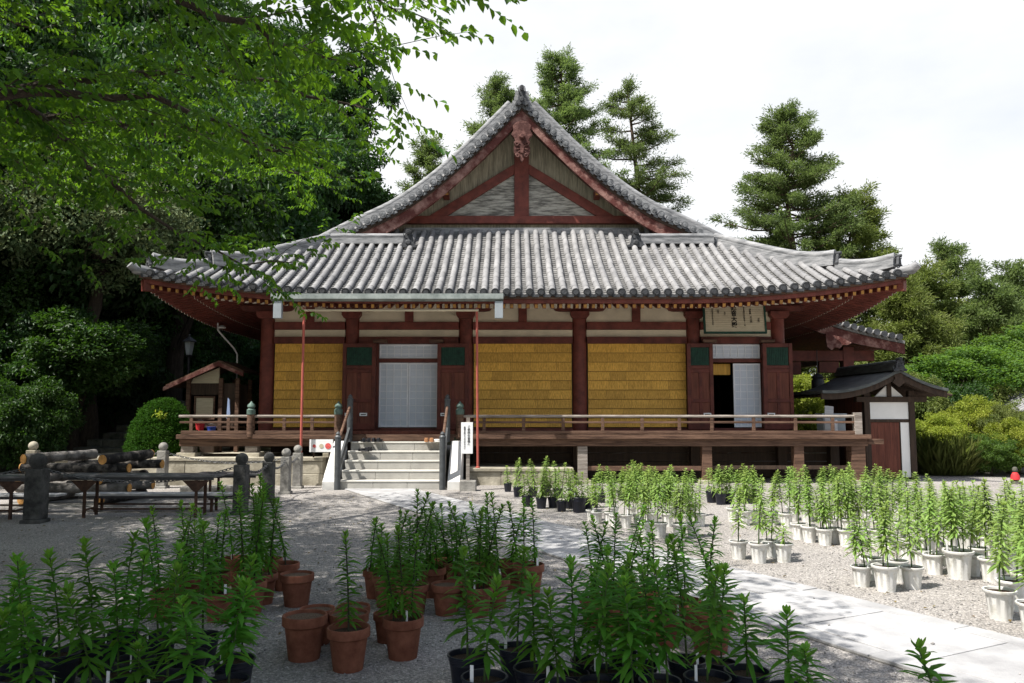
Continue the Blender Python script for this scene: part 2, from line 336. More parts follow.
# raised stone terrace under the left end of the hall, and a low kerb terrace right of the stairs
def blockwall(mb, x0, x1, y0, y1, z0, z1, rows, lw, rnd):
    for r in range(rows):
        za = z0+(z1-z0)*r/rows; zb = z0+(z1-z0)*(r+1)/rows; x = x0
        while x < x1-1e-3:
            l = min(rnd.uniform(lw*.7, lw*1.4), x1-x); l = l if x1-x-l > .15 else x1-x
            mb.box(x+.003, x+l-.003, y0+rnd.uniform(0,.02), y1, za+.002, zb-.002); x += l
tb = MB(); blockwall(tb, -9.6, -3.98, 16.85, 17.1, -.02, .50, 2, 1.3, rp)
blockwall(tb, -9.6, -3.98, 16.82, 17.12, .503, .585, 1, 2.2, rp); tb.box(-9.6, -3.98, 17.125, 22, -.02, .575)
tag(tb.build('stone_terrace', stoneB, bevel=.012), 'pale stone block terrace wall under the left veranda', 'terrace wall')
tb = MB(); blockwall(tb, -.92, 1.3, 16.9, 17.15, -.02, .28, 1, .7, rp); blockwall(tb, -.92, 1.3, 16.87, 17.17, .283, .36, 1, 1.1, rp); tb.box(-.92, 1.3, 17.175, 18.5, -.02, .35)
tag(tb.build('stone_terrace', stoneB, bevel=.012), 'low stone terrace edge right of the stairs', 'terrace wall')

# ================================================================ TEMPLE HALL
hall = empty('temple_hall', (X0, YW, 0), 'large red timber temple hall with grey tiled hip and gable roof', 'temple')
PU = [0, 1, 2, 3, 3.9, 5, 6, 7, 8.1]; PZF = [3.97, 4.46, 5.0, 5.60, 6.2, 6.9, 7.6, 8.4, 9.3]; PZS = [3.97, 4.46, 5.0, 5.57, 6.04, 6.58, 7.28, 8.18, 9.30]
def prof(u, PZ=None):
    PZ = PZ or PZS
    u = max(0, min(8.1, u)); i = max(k for k in range(len(PU)-1) if PU[k] <= u); n = len(PU)
    def sl(k):
        if k == 0: return (PZ[1]-PZ[0])/(PU[1]-PU[0])
        if k == n-1: return (PZ[-1]-PZ[-2])/(PU[-1]-PU[-2])
        return (PZ[k+1]-PZ[k-1])/(PU[k+1]-PU[k-1])
    h = PU[i+1]-PU[i]; t = (u-PU[i])/h
    return (2*t**3-3*t*t+1)*PZ[i] + (t**3-2*t*t+t)*h*sl(i) + (-2*t**3+3*t*t)*PZ[i+1] + (t**3-t*t)*h*sl(i+1)
def lift(c, u=0): return .46*(max(0, 5.0-c)/5.0)**2.1 * (1-u/4)**1.3 if u < 4 else 0
def fpt(x, v): return Vector((X0+x, YE+v, prof(v, PZF)+lift(HW-abs(x), v)))
def spt(sg, y, u):                                        # side slope, sg=-1 left
    c = min(y-YE, YR-y); return Vector((X0+sg*(HW-u), y, prof(u)+lift(c, u)))
GV = 3.2                                                   # hip ends, verge begins
# --- front skirt: pan tiles then round rows
pan = MB(); SP = .24; nrow = int(2*HW/SP); offx = -HW + (2*HW-nrow*SP)/2
STEP = .125
xs_ = [offx+SP*i for i in range(nrow+1)]
for i in range(nrow):
    xa, xb = xs_[i], xs_[i+1]
    vm = min(3.92, HW-max(abs(xa), abs(xb))+.12); k = 0
    while k*STEP < vm:
        v0 = k*STEP; v1 = min(vm, v0+STEP); e = rp.uniform(.024, .036)
        A = fpt(xa, v0); B = fpt(xb, v0); C_ = fpt(xb, v1); D_ = fpt(xa, v1); mA = (A+B)/2; mD = (C_+D_)/2
        up = Vector((0,0,e)); dn = Vector((0,0,-.02))
        pan.add([A+up, mA+up+dn, B+up, C_, mD+dn, D_, A-Vector((0,0,.03)), B-Vector((0,0,.03))], [(0,1,4,5),(1,2,3,4),(0,6,7,2,1)])
        k += 1
roofF = pan.build('front_roof', tileP, hall)
rnd_ = MB()
def row(mb, pt, v0, v1, r=.072, n=5, seg=.29):
    k = max(1, round((v1-v0)/seg))
    for j in range(k):
        a = v0+(v1-v0)*j/k; b = v0+(v1-v0)*(j+1)/k
        pa, pb_ = pt(a), pt(b); d = (pb_-pa).normalized(); s = d.cross(Vector((0,0,1))).normalized(); u = s.cross(d)
        jx = rp.uniform(-.005, .005); vs = []
        for p, rr in ((pa, r*1.025), (pb_+d*.01, r*.965)):
            for q in range(n):
                t = math.pi*q/(n-1); vs.append(p + s*(math.cos(t)*rr+jx) + u*(math.sin(t)*rr+.035))
        fs = [(q, q+1, n+q+1, n+q) for q in range(n-1)] + [tuple(range(n-1, -1, -1))]
        mb.add(vs, fs)
capm = MB()
for x in xs_:
    vm = min(3.88, HW-abs(x)+.02)
    if vm < .12: continue
    row(rnd_, lambda v, x=x: fpt(x, v), 0, vm, .07, 7)
    p = fpt(x, 0); capm.tube([p+Vector((0,-.035,.045)), p+Vector((0,.03,.06))], .083, 14)
    capm.tube([p+Vector((0,-.045,.045)), p+Vector((0,-.03,.045))], [.05,.06], 10)
for i in range(nrow):
    p = fpt((xs_[i]+xs_[i+1])/2, 0); capm.box(p.x-.075, p.x+.075, p.y-.025, p.y+.02, p.z-.055, p.z+.005)
rr = rnd_.build('round_tile_rows', tileL, roofF, smooth=True)
ec = capm.build('eave_end_tiles', tileD, roofF, smooth=True)
# --- side slopes and rear slope
for sg in (-1, 1):
    pm = MB(); rm = MB(); Y = YE+.05
    ylist = np.arange(YE+.1, YR-.05, .24)
    for y in ylist:
        c = min(y-YE, YR-y); um = 8.1 if c >= GV else c
        if y+.24 < YR:
            y2 = y+.24; c2 = min(y2-YE, YR-y2); um2 = 8.1 if c2 >= GV else c2; K = 14
            A = [spt(sg, y, um*k/K) for k in range(K+1)]; B = [spt(sg, y2, (um2 if (c>=GV)==(c2>=GV) else min(um, um2))*k/K) for k in range(K+1)]
            if (c >= GV) != (c2 >= GV) and c < GV: A = A
            pm.add(A+B, [(k, k+1, K+2+k, K+1+k) for k in range(K)])
        row(rm, lambda u, y=y: spt(sg, y, u), 0, um, .07, 4, .6)
    sr = pm.build('side_roof', tileP, hall); rm.build('round_tile_rows', tileL, sr, smooth=True)
pm = MB()
for i in range(nrow):
    xa, xb = xs_[i], xs_[i+1]; K = 6
    A = [Vector((X0+xa, YR-k/K*min(3.9, HW-abs(xa)), prof(k/K*min(3.9, HW-abs(xa)))+lift(HW-abs(xa), k/K*min(3.9, HW-abs(xa))))) for k in range(K+1)]
    B = [Vector((X0+xb, YR-k/K*min(3.9, HW-abs(xb)), prof(k/K*min(3.9, HW-abs(xb)))+lift(HW-abs(xb), k/K*min(3.9, HW-abs(xb))))) for k in range(K+1)]
    pm.add(A+B, [(k, k+1, K+2+k, K+1+k) for k in range(K)])
pm.prism([(X0-4.2, 6.1), (X0+4.2, 6.1)] + [(X0+(HW-u), prof(u)-.15) for u in np.linspace(3.9, 8.1, 8)] + [(X0-(HW-u), prof(u)-.15) for u in np.linspace(8.0, 3.9, 8)], YR-3.95, YR-3.8)
pm.build('rear_roof', tileP, hall)
# --- verge: caps along the gable edge, long tile rows and descending ridge
YG = YE+GV
for sg in (-1, 1):
    vm = MB(); cm = MB()
    us = [3.15]; 
    L = 0; path = []
    for k in range(200):
        u = 3.05+(8.1-3.05)*k/199; path.append(Vector((X0+sg*(HW-u), 0, prof(u))))
    acc = 0; nxt = .05
    for k in range(1, 200):
        acc += (path[k]-path[k-1]).length
        if acc >= nxt:
            nxt += .215; p = path[k]; tn = (path[k]-path[k-1]).normalized()
            nn = Vector((-tn.z, 0, tn.x)); nn = nn if nn.z > 0 else -nn
            q = p+nn*.055
            vm.tube([(q.x, YG-.10, q.z), (q.x, YG+.45, q.z+.01)], .078, 10)
            cm.tube([(q.x, YG-.135, q.z), (q.x, YG-.10, q.z)], .092, 14); cm.tube([(q.x, YG-.145, q.z), (q.x, YG-.135, q.z)], [.05, .06], 10)
            q2 = p-nn*.03+tn*.1; cm.beam((q2.x-tn.x*.06, YG-.07, q2.z-tn.z*.06), (q2.x+tn.x*.06, YG-.07, q2.z+tn.z*.06), .06, .07, up=(0,1,0))
    pts = path[::8]+[path[-1]]
    def nrm(i):
        t = (pts[min(i+1, len(pts)-1)]-pts[max(i-1, 0)]).normalized(); n_ = Vector((-t.z, 0, t.x)); return n_ if n_.z > 0 else -n_
    for dy, h, r in ((.34, .11, .085),):
        vm.tube([(p.x+nrm(i).x*h, YG+dy, p.z+nrm(i).z*h) for i, p in enumerate(pts)], r, 8)
    vt = vm.build('verge_tiles', tileR, hall, smooth=True); cm.build('verge_end_tiles', tileV, vt, smooth=True)
    kr = MB()
    for a in range(len(pts)-1):
        p, q = pts[a], pts[a+1]; n1, n2 = nrm(a), nrm(a+1)
        for lo, hi, hw in ((-.02, .20, .17), (.206, .29, .15), (.296, .38, .14)):
            kr.add([(P_.x+N_.x*h, YG+.62+e*hw, P_.z+N_.z*h) for P_, N_ in ((p, n1), (q, n2)) for h in (lo, hi) for e in (-1, 1)],
                   [(0,1,3,2),(4,6,7,5),(0,2,6,4),(1,5,7,3),(2,3,7,6),(0,4,5,1)])
    kr.tube([(p.x+nrm(i).x*.43, YG+.62, p.z+nrm(i).z*.43) for i, p in enumerate(pts)], .085, 10)
    kr.build('descending_ridge', tileR, hall, smooth=True)
# --- main ridge
mr_ = MB()
for lo, hi, hw in ((-.1, .12, .24), (.125, .20, .20), (.205, .28, .18), (.285, .36, .17)): mr_.box(X0-hw, X0+hw, YG-.02, YR-3.3, prof(8.1)+lo, prof(8.1)+hi)
mr_.tube([(X0, YG-.04, prof(8.1)+.42), (X0, YR-3.2, prof(8.1)+.42)], .10, 10); mr_.build('main_ridge', tileR, hall, smooth=True)
def onigawara(cx, y, z, s, dirv=None, wx=1.0):
    """ridge-end ornament: shaped plate with curled feet, boss and round finial tile"""
    m = MB()
    pl = [(-.34,-.02),(-.36,.06),(-.27,.12),(-.22,.22),(-.19,.40),(-.13,.55),(-.06,.60),(.06,.60),(.13,.55),(.19,.40),(.22,.22),(.27,.12),(.36,.06),(.34,-.02),(.12,0),(0,.05),(-.12,0)]
    m.prism([(a*s, b*s) for a, b in pl], -.06*s, .09*s)
    m.tube([(0,-.11*s,.20*s),(0,-.05*s,.20*s)], [.07*s,.14*s], 12); m.tube([(0,-.16*s,.64*s),(0,.25*s,.62*s)], .105*s, 12); m.tube([(0,-.175*s,.64*s),(0,-.16*s,.64*s)], [.06*s,.07*s], 10)
    for e in (-1, 1):
        m.tube([(e*.30*s,-.08*s,.05*s),(e*.30*s,.08*s,.05*s)], .06*s, 10); m.lathe([(.001,-.03*s),(.035*s,0),(.001,.03*s)], 8, (e*.07*s,-.07*s,.38*s))
        m.tube([(e*.16*s,-.08*s,.45*s),(e*.2*s,-.09*s,.56*s)], [.03*s,.012*s], 6)
    m.v = [(v[0]*wx, v[1], v[2]) for v in m.v]
    if dirv is not None:
        d = Vector(dirv).normalized(); ang = math.atan2(d.x, -d.y)
        m.v = [tuple(Matrix.Rotation(ang, 3, 'Z') @ Vector(v)) for v in m.v]
    m.v = [(v[0]+cx, v[1]+y, v[2]+z) for v in m.v]
    return m
onigawara(X0, YG-.16, prof(8.1)-.06, .66, None, .70).build('ridge_end_ornament', tileD, hall, smooth=True)
# --- corner (hip) ridges in two tiers with upturned ends
for sg in (-1, 1):
    for ta, tb_, hh, s_ in ((1.12, 3.25, .17, .40), (.22, 1.10, .13, .34)):
        hr = MB(); pts = []
        for k in range(15):
            t = ta+(tb_-ta)*k/14; p = spt(sg, YE+t, t); e = max(0, 1-(t-ta)/.75); pts.append(p+Vector((0,0,.0+.15*e**2*(1 if ta > 1 else 1.2))))
        dd = Vector((sg, -1, 0)).normalized(); nn = Vector((1, sg, 0)).normalized()
        for lo, hi, hw in ((-.06, hh*.4, .15), (hh*.42, hh*.7, .13), (hh*.72, hh, .12)):
            for a in range(14):
                p, q = pts[a], pts[a+1]
                hr.add([P_+nn*(e*hw)+Vector((0,0,h)) for P_ in (p, q) for h in (lo, hi) for e in (-1, 1)], [(0,1,3,2),(4,6,7,5),(0,2,6,4),(1,5,7,3),(2,3,7,6),(0,4,5,1)])
        hr.tube([p+Vector((0,0,hh+.05)) for p in pts], .085, 10)
        ho = hr.build('corner_ridge', tileR, hall, smooth=True)
        e = pts[0]+dd*.07; onigawara(e.x, e.y, e.z-.04, s_, dd).build('ridge_end_ornament', tileD, ho, smooth=True)
    t = MB(); p = spt(sg, YE, 0); dd = Vector((sg, -1, 0)).normalized()
    t.tube([p-dd*.35+Vector((0,0,.05)), p+dd*.02+Vector((0,0,.08)), p+dd*.13+Vector((0,0,.17))], [.10,.11,.09], 12); t.build('corner_tile', tileR, hall, smooth=True)
# --- ridge and ornaments across the foot of the gable
fr = MB(); zf = fpt(0, 3.05).z
for sg in (-1, 1):
    for lo, hi, hw in ((.05,.14,.10),(.145,.20,.085)): fr.box(X0+min(sg*2.85, sg*4.75), X0+max(sg*2.85, sg*4.75), YE+3.05-hw, YE+3.05+hw, zf+lo, zf+hi)
    fr.tube([(X0+sg*2.8, YE+3.05, zf+.25), (X0+sg*4.75, YE+3.05, zf+.25)], .07, 10)
fr.box(X0-3.0, X0+3.0, YE+3.74, YE+3.88, fpt(0, 3.75).z, fpt(0, 3.75).z+.16)
fo = fr.build('gable_foot_ridge', tileR, hall, smooth=True)
for sg in (-1, 1): onigawara(X0+sg*2.80, YE+2.86, fpt(0, 2.86).z+.05, .60).build('ridge_end_ornament', tileD, fo, smooth=True)
# --- gable wall
YB = YE+3.98
gb = MB()
N_ = 14
gb.prism([(X0-(HW-u), prof(u)-.16) for u in np.linspace(3.7, 8.1, N_)] + [(X0+(HW-u), prof(u)-.16) for u in np.linspace(8.09, 3.7, N_)], YB+.02, YB+.14)
gw = gb.build('gable_wall', soffw, hall)
for sg in (-1, 1):
    m = MB(); m.prism([(X0+sg*.19, 6.60), (X0+sg*.19, 7.76), (X0+sg*1.95, 6.60)], YB-.03, YB+.012); m.build('gable_panel', gablep, hall)
b = MB(); b.box(X0-3.5, X0+3.5, YB-.14, YB+.018, 6.40, 6.60); b.build('gable_beam', red, hall, bevel=.01)
b = MB(); b.box(X0-.19, X0+.19, YB-.10, YB+.016, 6.602, 8.30); b.build('king_post', red, hall, bevel=.01)
for sg in (-1, 1):
    b = MB(); b.beam((X0+sg*.20, YB-.05, 8.07), (X0+sg*2.75, YB-.05, 6.53), .13, .21, up=(0,1,0)) if False else b.prism([(X0+sg*.192, 7.99), (X0+sg*.192, 7.72), (X0+sg*1.95, 6.603), (X0+sg*2.42, 6.603)], YB-.09, YB+.015)
    b.build('gable_brace', red, hall, bevel=.01)
    # soffit of the verge and its bracket
    s = MB()
    uu = np.linspace(3.3, 8.1, 16)
    for a in range(15):
        u0, u1 = uu[a], uu[a+1]
        s.add([(X0+sg*(HW-u), y, prof(u)-t) for u in (u0, u1) for y in (YG-.03, YB+.016) for t in (.13, .05)], [(0,2,6,4),(1,5,7,3),(0,4,5,1),(2,3,7,6),(0,1,3,2),(4,6,7,5)])
    s.build('verge_soffit', soffw, hall)
    s = MB(); uq = HW-1.95; s.box(X0+sg*1.95-.075, X0+sg*1.95+.075, YG+.1, YB-.02, prof(uq)-.36, prof(uq)-.18); sb = s.build('purlin_end', red, hall)
    s = MB(); s.box(X0+sg*1.95-.085, X0+sg*1.95+.085, YG+.085, YG+.12, prof(uq)-.40, prof(uq)-.34); s.build('painted_tip', yel, sb)
    s = MB(); uq = HW-3.45; s.box(X0+sg*3.45-.075, X0+sg*3.45+.075, YG+.1, YB-.02, prof(uq)-.36, prof(uq)-.18); s.build('purlin_end', red, hall)
    # bargeboard
    bb = MB(); uu = np.linspace(3.3, 8.1, 24)
    for a in range(23):
        vs = []
        for u in (uu[a], uu[a+1]):
            for h in (.10, .44-.05*(u-3.3)/4.8):
                for y in (YG-.02, YG+.10): vs.append((X0+sg*(HW-u), y, prof(u)-h))
        bb.add(vs, [(0,2,6,4),(1,5,7,3),(0,4,5,1),(2,3,7,6)] + ([(0,1,3,2)] if a == 0 else []) + ([(4,6,7,5)] if a == 22 else []))
    bo = bb.build('bargeboard', redw, hall)
    bb = MB()
    for a in range(23):
        vs = []
        for u in (uu[a], uu[a+1]):
            for h in (.02, .13):
                for y in (YG-.06, YG+.10): vs.append((X0+sg*(HW-u), y, prof(u)-h))
        bb.add(vs, [(0,2,6,4),(1,5,7,3),(0,4,5,1),(2,3,7,6)])
    bb.build('bargeboard_moulding', dkw, bo)
# --- carved pendant under the apex
pz = 8.52
gp = MB()
half = [(0,.30),(.18,.26),(.34,.16),(.31,.02),(.40,-.10),(.28,-.20),(.22,-.34),(.31,-.46),(.29,-.62),(.16,-.72),(.08,-.70),(.07,-.80),(0,-.86)]
outl = [(X0+a*.68, pz+.26+b*.92-.20) for a, b in half] + [(X0-a*.68, pz+.26+b*.92-.20) for a, b in half[-2:0:-1]]
gp.prism(outl, YG-.14, YG-.03)
for sg in (-1, 1):
    for cx_, cz_, r_ in ((.13, -.08, .06), (.11, -.38, .05)):
        gp.tube([(X0+sg*(cx_+r_*(1-t*.06)*math.cos(t)), YG-.155, pz-.2+cz_+.2+r_*(1-t*.06)*math.sin(t)-.2) for t in np.linspace(0, 9, 26)], .022, 6)
gp.tube([(X0, YG-.24, pz-.10), (X0, YG-.14, pz-.10)], [.05, .085], 6)
for sg in (-1, 1):
    for q_ in range(4): gp.beam((X0+sg*.05, YG-.15, pz-.28-.06*q_), (X0+sg*(.20-.02*q_), YG-.15, pz-.22-.10*q_), .03, .025, up=(0,1,0))
gp.prism([(X0-.035, pz-.52), (X0+.035, pz-.52), (X0+.05, pz-.36), (X0, pz-.28), (X0-.05, pz-.36)], YG-.19, YG-.135)
gp.build('carved_pendant', redc, hall, bevel=.012)

# --- underside: soffit boards, fascia, rafters
def sof(u, c): return 3.735 + lift(c, u) + .27*u
sf = MB()
K = 40
for i in range(K):
    xa = -HW+2*HW*i/K; xb = -HW+2*HW*(i+1)/K
    for j in range(4):
        va = lambda x, j=j: min(2.15, HW-abs(x))*j/4
        vb = lambda x, j=j: min(2.15, HW-abs(x))*(j+1)/4
        q = [(xa, va(xa)), (xb, va(xb)), (xb, vb(xb)), (xa, vb(xa))]
        sf.add([(X0+x, YE+.10+v*.97, sof(v, HW-abs(x))+.09) for x, v in q], [(0,1,2,3)])
for sg in (-1, 1):
    ys2 = np.linspace(YE, YR, 60)
    for i in range(59):
        for j in range(4):
            q = []
            for y, jj in ((ys2[i], j), (ys2[i+1], j), (ys2[i+1], j+1), (ys2[i], j+1)):
                c = min(y-YE, YR-y); u = min(2.15, c)*jj/4; q.append((X0+sg*(HW-.10-u*.97), y, sof(u, c)+.09))
            sf.add(q, [(0,1,2,3)])
sfo = sf.build('eave_soffit', reddk, hall)
fa = MB()
for i in range(60):
    xa = -HW+.12+2*(HW-.12)*i/60; xb = -HW+.12+2*(HW-.12)*(i+1)/60
    za = lift(HW-abs(xa)); zb = lift(HW-abs(xb))
    for y0, y1, z0, z1 in ((YE+.07, YE+.17, 3.80, 3.885),):
        fa.add([(X0+x, y, z+l) for x, l in ((xa, za), (xb, zb)) for z in (z0, z1) for y in (y0, y1)], [(0,2,6,4),(1,5,7,3),(0,4,5,1),(2,3,7,6)])
for sg in (-1, 1):
    for i in range(70):
        ya = YE+.12+(YR-YE-.24)*i/70; yb = YE+.12+(YR-YE-.24)*(i+1)/70
        la = lift(min(ya-YE, YR-ya)); lb = lift(min(yb-YE, YR-yb))
        fa.add([(X0+sg*(HW-d), y, z+l) for y, l in ((ya, la), (yb, lb)) for z in (3.80, 3.885) for d in (.07, .17)], [(0,2,6,4),(1,5,7,3),(0,4,5,1),(2,3,7,6)])
fa.build('eave_fascia', red, hall)
fa = MB()
for i in range(60):
    xa = -HW+.05+2*(HW-.05)*i/60; xb = -HW+.05+2*(HW-.05)*(i+1)/60
    za = lift(HW-abs(xa)); zb = lift(HW-abs(xb))
    fa.add([(X0+x, y, z+l) for x, l in ((xa, za), (xb, zb)) for z in (3.888, 3.945) for y in (YE+.02, YE+.16)], [(0,2,6,4),(1,5,7,3),(0,4,5,1),(2,3,7,6)])
fa.build('eave_batten', brown, hall)
nr = 92
for i in range(nr):
    x = -HW+.30+(2*HW-.6)*i/(nr-1); c = HW-abs(x); L_ = min(2.1, c-.1); m = MB()
    a = Vector((X0+x, YE+.13, sof(0, c)+.012)); e = Vector((X0+x, YE+.13+L_, sof(L_, c)+.02)); d = (e-a).normalized()
    m.beam(a, e, .075, .105); ro = m.build('rafter', red, hall)
    m = MB(); m.beam(a-d*.010, a-d*.001, .060, .075); m.build('painted_end', yel, ro)
st = MB(); ends = MB()
for i in range(nr-9):
    x = -HW+1.0+(2*HW-2.0)*i/(nr-10); c = HW-abs(x)
    if c < .95: continue
    L_ = min(2.1, c-.05); a = Vector((X0+x, YE+.85, sof(.72, c)-.085)); e = Vector((X0+x, YE+L_+.05, sof(L_, c)-.10))
    if (e-a).length < .2: continue
    st.beam(a, e, .085, .10); d = (e-a).normalized(); ends.beam(a-d*.012, a-d*.001, .087, .102)
for sg in (-1, 1):
    for y in np.arange(YE+.3, YR-.3, .175):
        c = min(y-YE, YR-y); L_ = min(2.1, c-.1)
        if L_ < .15: continue
        a = Vector((X0+sg*(HW-.13), y, sof(0, c)+.012)); e = Vector((X0+sg*(HW-.13-L_), y, sof(L_, c)+.02)); st.beam(a, e, .075, .105)
        d = (e-a).normalized(); ends.beam(a-d*.012, a-d*.001, .077, .107)
        if c > 1:
            a = Vector((X0+sg*(HW-.85), y, sof(.72, c)-.085)); e = Vector((X0+sg*(HW-L_-.05), y, sof(L_, c)-.10)); st.beam(a, e, .085, .10); d = (e-a).normalized(); ends.beam(a-d*.012, a-d*.001, .087, .102)
    # hip rafter
    st.beam((X0+sg*(HW-.1), YE+.1, sof(0, 0)-.02), (X0+sg*(HW-2.15), YE+2.15, sof(2.15, 2.15)-.05), .17, .22)
so_ = tag(st.build('rafters', red, hall), kind='stuff'); tag(ends.build('painted_ends', wht, so_), kind='stuff')
# --- columns, beams, walls
CX = [-5.97, -3.99, -1.33, 1.33, 3.99, 5.97]
for i, cx_ in enumerate(CX):
    x = X0+cx_
    m = MB(); m.lathe([(.165,1.0),(.168,2.2),(.160,3.70)], 20, (x, YW, 0)); co = m.build('column', red if i not in (0,) else red, hall, smooth=True)
    m = MB(); m.prism([(x-.16,3.70),(x+.16,3.70),(x+.22,3.78),(x+.22,3.87),(x-.22,3.87),(x-.22,3.78)], YW-.24, YW+.2); m.build('bearing_block', red, co, bevel=.008)
    m = MB(); m.prism([(x-.62,4.01),(x-.62,3.95),(x-.56,3.89),(x-.45,3.872),(x+.45,3.872),(x+.56,3.89),(x+.62,3.95),(x+.62,4.01)], YW-.14, YW+.1); m.build('boat_shaped_bracket', reddk, co, bevel=.008)
for sg in (-1, 1):
    for y in (21.2, 23.8, 26.4, 29.0, 31.85):
        m = MB(); m.lathe([(.165,.3),(.165,3.75)], 16, (X0+sg*5.97, y, 0)); m.build('column', red, hall, smooth=True)
def bx(name, mat, *a, parent=hall, bevel=.006):
    m = MB(); m.box(*a); return m.build(name, mat, parent, bevel=bevel)
for k in range(5):
    a, c = X0+CX[k]+.165, X0+CX[k+1]-.165
    bx('tie_beam', red, a, c, YW-.10, YW+.08, 3.45, 3.63)
    bx('lintel_beam', reddk, a, c, YW-.12, YW+.10, 3.12, 3.28)
    bx('plaster_strip', plas, a, c, YW-.04, YW+.04, 3.284, 3.446, bevel=0)
    m_ = (a+c)/2
    bx('plaster_panel', plas, a, m_-.10, YW-.04, YW+.04, 3.634, 4.25, bevel=0); bx('plaster_panel', plas, m_+.10, c, YW-.04, YW+.04, 3.634, 4.25, bevel=0)
    bx('strut', red, m_-.098, m_+.098, YW-.09, YW+.07, 3.634, 4.1)
    bx('sill_beam', reddk, a, c, YW-.12, YW+.10, 1.052, 1.16)
bx('wall_plate', red, X0-6.1, X0+6.1, YW-.11, YW+.09, 4.02, 4.22)
for k in (0, 2, 3):
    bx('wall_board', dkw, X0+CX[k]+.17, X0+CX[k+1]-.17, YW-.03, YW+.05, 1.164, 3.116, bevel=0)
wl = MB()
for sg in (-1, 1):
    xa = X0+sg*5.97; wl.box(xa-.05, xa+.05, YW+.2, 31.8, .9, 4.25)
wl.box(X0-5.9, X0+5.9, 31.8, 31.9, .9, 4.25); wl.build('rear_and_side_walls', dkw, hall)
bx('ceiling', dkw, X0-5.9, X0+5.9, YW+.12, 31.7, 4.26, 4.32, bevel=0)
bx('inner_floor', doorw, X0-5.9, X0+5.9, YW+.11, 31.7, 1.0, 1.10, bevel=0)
# nageshi pegs over the left doors
for x in (X0-3.30, X0-2.0, X0+4.32, X0+5.66): bx('wooden_peg', brown, x-.16, x+.16, YW-.30, YW-.122, 3.13, 3.20)
# --- doors
def leaf(xc, wd, lab=None, notes=()):
    y = YW-.27; z0, z1 = 1.13, 3.11
    m = MB()
    for a, c in ((xc-wd/2, xc-wd/2+.085), (xc+wd/2-.085, xc+wd/2)): m.box(a, c, y-.03, y+.03, z0, z1)
    for za, zb in ((z0, z0+.14), (1.75, 1.83), (2.431, 2.515), (2.52, 2.60), (z1-.09, z1)): m.box(xc-wd/2+.086, xc+wd/2-.086, y-.028, y+.028, za, zb)
    m.box(xc-.035, xc+.035, y-.026, y+.026, z0+.141, 1.749); m.box(xc-.035, xc+.035, y-.026, y+.026, 1.831, 2.43)
    d = m.build('door_leaf', reddk, hall, bevel=.006)
    m = MB(); m.box(xc-wd/2+.09, xc+wd/2-.09, y-.008, y+.012, z0+.1, 2.515); m.build('door_panel', doorw, d)
    m = MB(); m.box(xc-wd/2+.09, xc+wd/2-.09, y-.004, y+.012, 2.604, z1-.092)
    for k in range(1, 12): xx = xc-wd/2+.09+(wd-.18)*k/12; m.box(xx-.008, xx+.008, y-.018, y-.005, 2.606, z1-.094)
    m.build('lattice_window', grn, d)
    for nx_ in notes:
        m = MB(); m.box(nx_-.085, nx_+.085, y-.044, y-.032, 1.44, 1.51); nn_ = m.build('paper_note', signW, d)
        m = MB(); m.box(nx_-.06, nx_+.06, y-.048, y-.045, 1.465, 1.485); m.build('printed_line', ink, nn_)
    return d
leaf(-3.52, .76, notes=(-3.74, -3.40)); leaf(-1.36, .72, notes=(-1.55,))
leaf(4.33, .60, notes=(4.47,)); leaf(6.12, .68, notes=(5.93,))
def shoji(x0, x1, z0, z1, nx_, nz_, y=YW+.02, name='shoji_door'):
    m = MB(); m.box(x0+.03, x1-.03, y, y+.012, z0+.03, z1-.03); d = m.build(name, paper, hall)
    m = MB(); m.box(x0, x0+.035, y-.02, y+.02, z0, z1); m.box(x1-.035, x1, y-.02, y+.02, z0, z1); m.box(x0+.036, x1-.036, y-.02, y+.02, z0, z0+.04); m.box(x0+.036, x1-.036, y-.02, y+.02, z1-.04, z1)
    for k in range(1, nx_): xx = x0+(x1-x0)*k/nx_; m.box(xx-.008, xx+.008, y-.014, y-.001, z0+.041, z1-.041)
    for k in range(1, nz_): zz = z0+(z1-z0)*k/nz_; m.box(x0+.036, x1-.036, y-.016, y-.0145, zz-.008, zz+.008); m.box(x0+.036, x1-.036, y-.0145, y-.001, zz-.007, zz+.007) if False else None
    m.build('lattice_grid', latt, d); return d
shoji(-3.10, -2.42, 1.18, 2.68, 4, 9); shoji(-2.415, -1.73, 1.18, 2.68, 4, 9, YW+.055)
shoji(-3.10, -1.73, 2.78, 3.11, 8, 3, name='transom_lattice'); bx('door_rail', reddk, -3.13, -1.70, YW-.06, YW+.09, 2.685, 2.775)
shoji(5.17, 5.80, 1.18, 2.66, 4, 9); shoji(4.62, 5.80, 2.78, 3.11, 7, 3, name='transom_lattice'); bx('door_rail', reddk, 4.60, 5.82, YW-.06, YW+.09, 2.685, 2.775)
bx('door_jamb', reddk, -3.24, -3.105, YW-.09, YW+.09, 1.164, 3.116); bx('door_jamb', reddk, -1.725, -1.59, YW-.09, YW+.09, 1.164, 3.116)
bx('door_jamb', reddk, 4.44, 4.595, YW-.09, YW+.09, 1.164, 3.116); bx('door_jamb', reddk, 5.825, 5.97, YW-.09, YW+.09, 1.164, 3.116)
bx('folded_blind', bam, 4.66, 5.14, YW+.14, YW+.18, 2.40, 2.66)
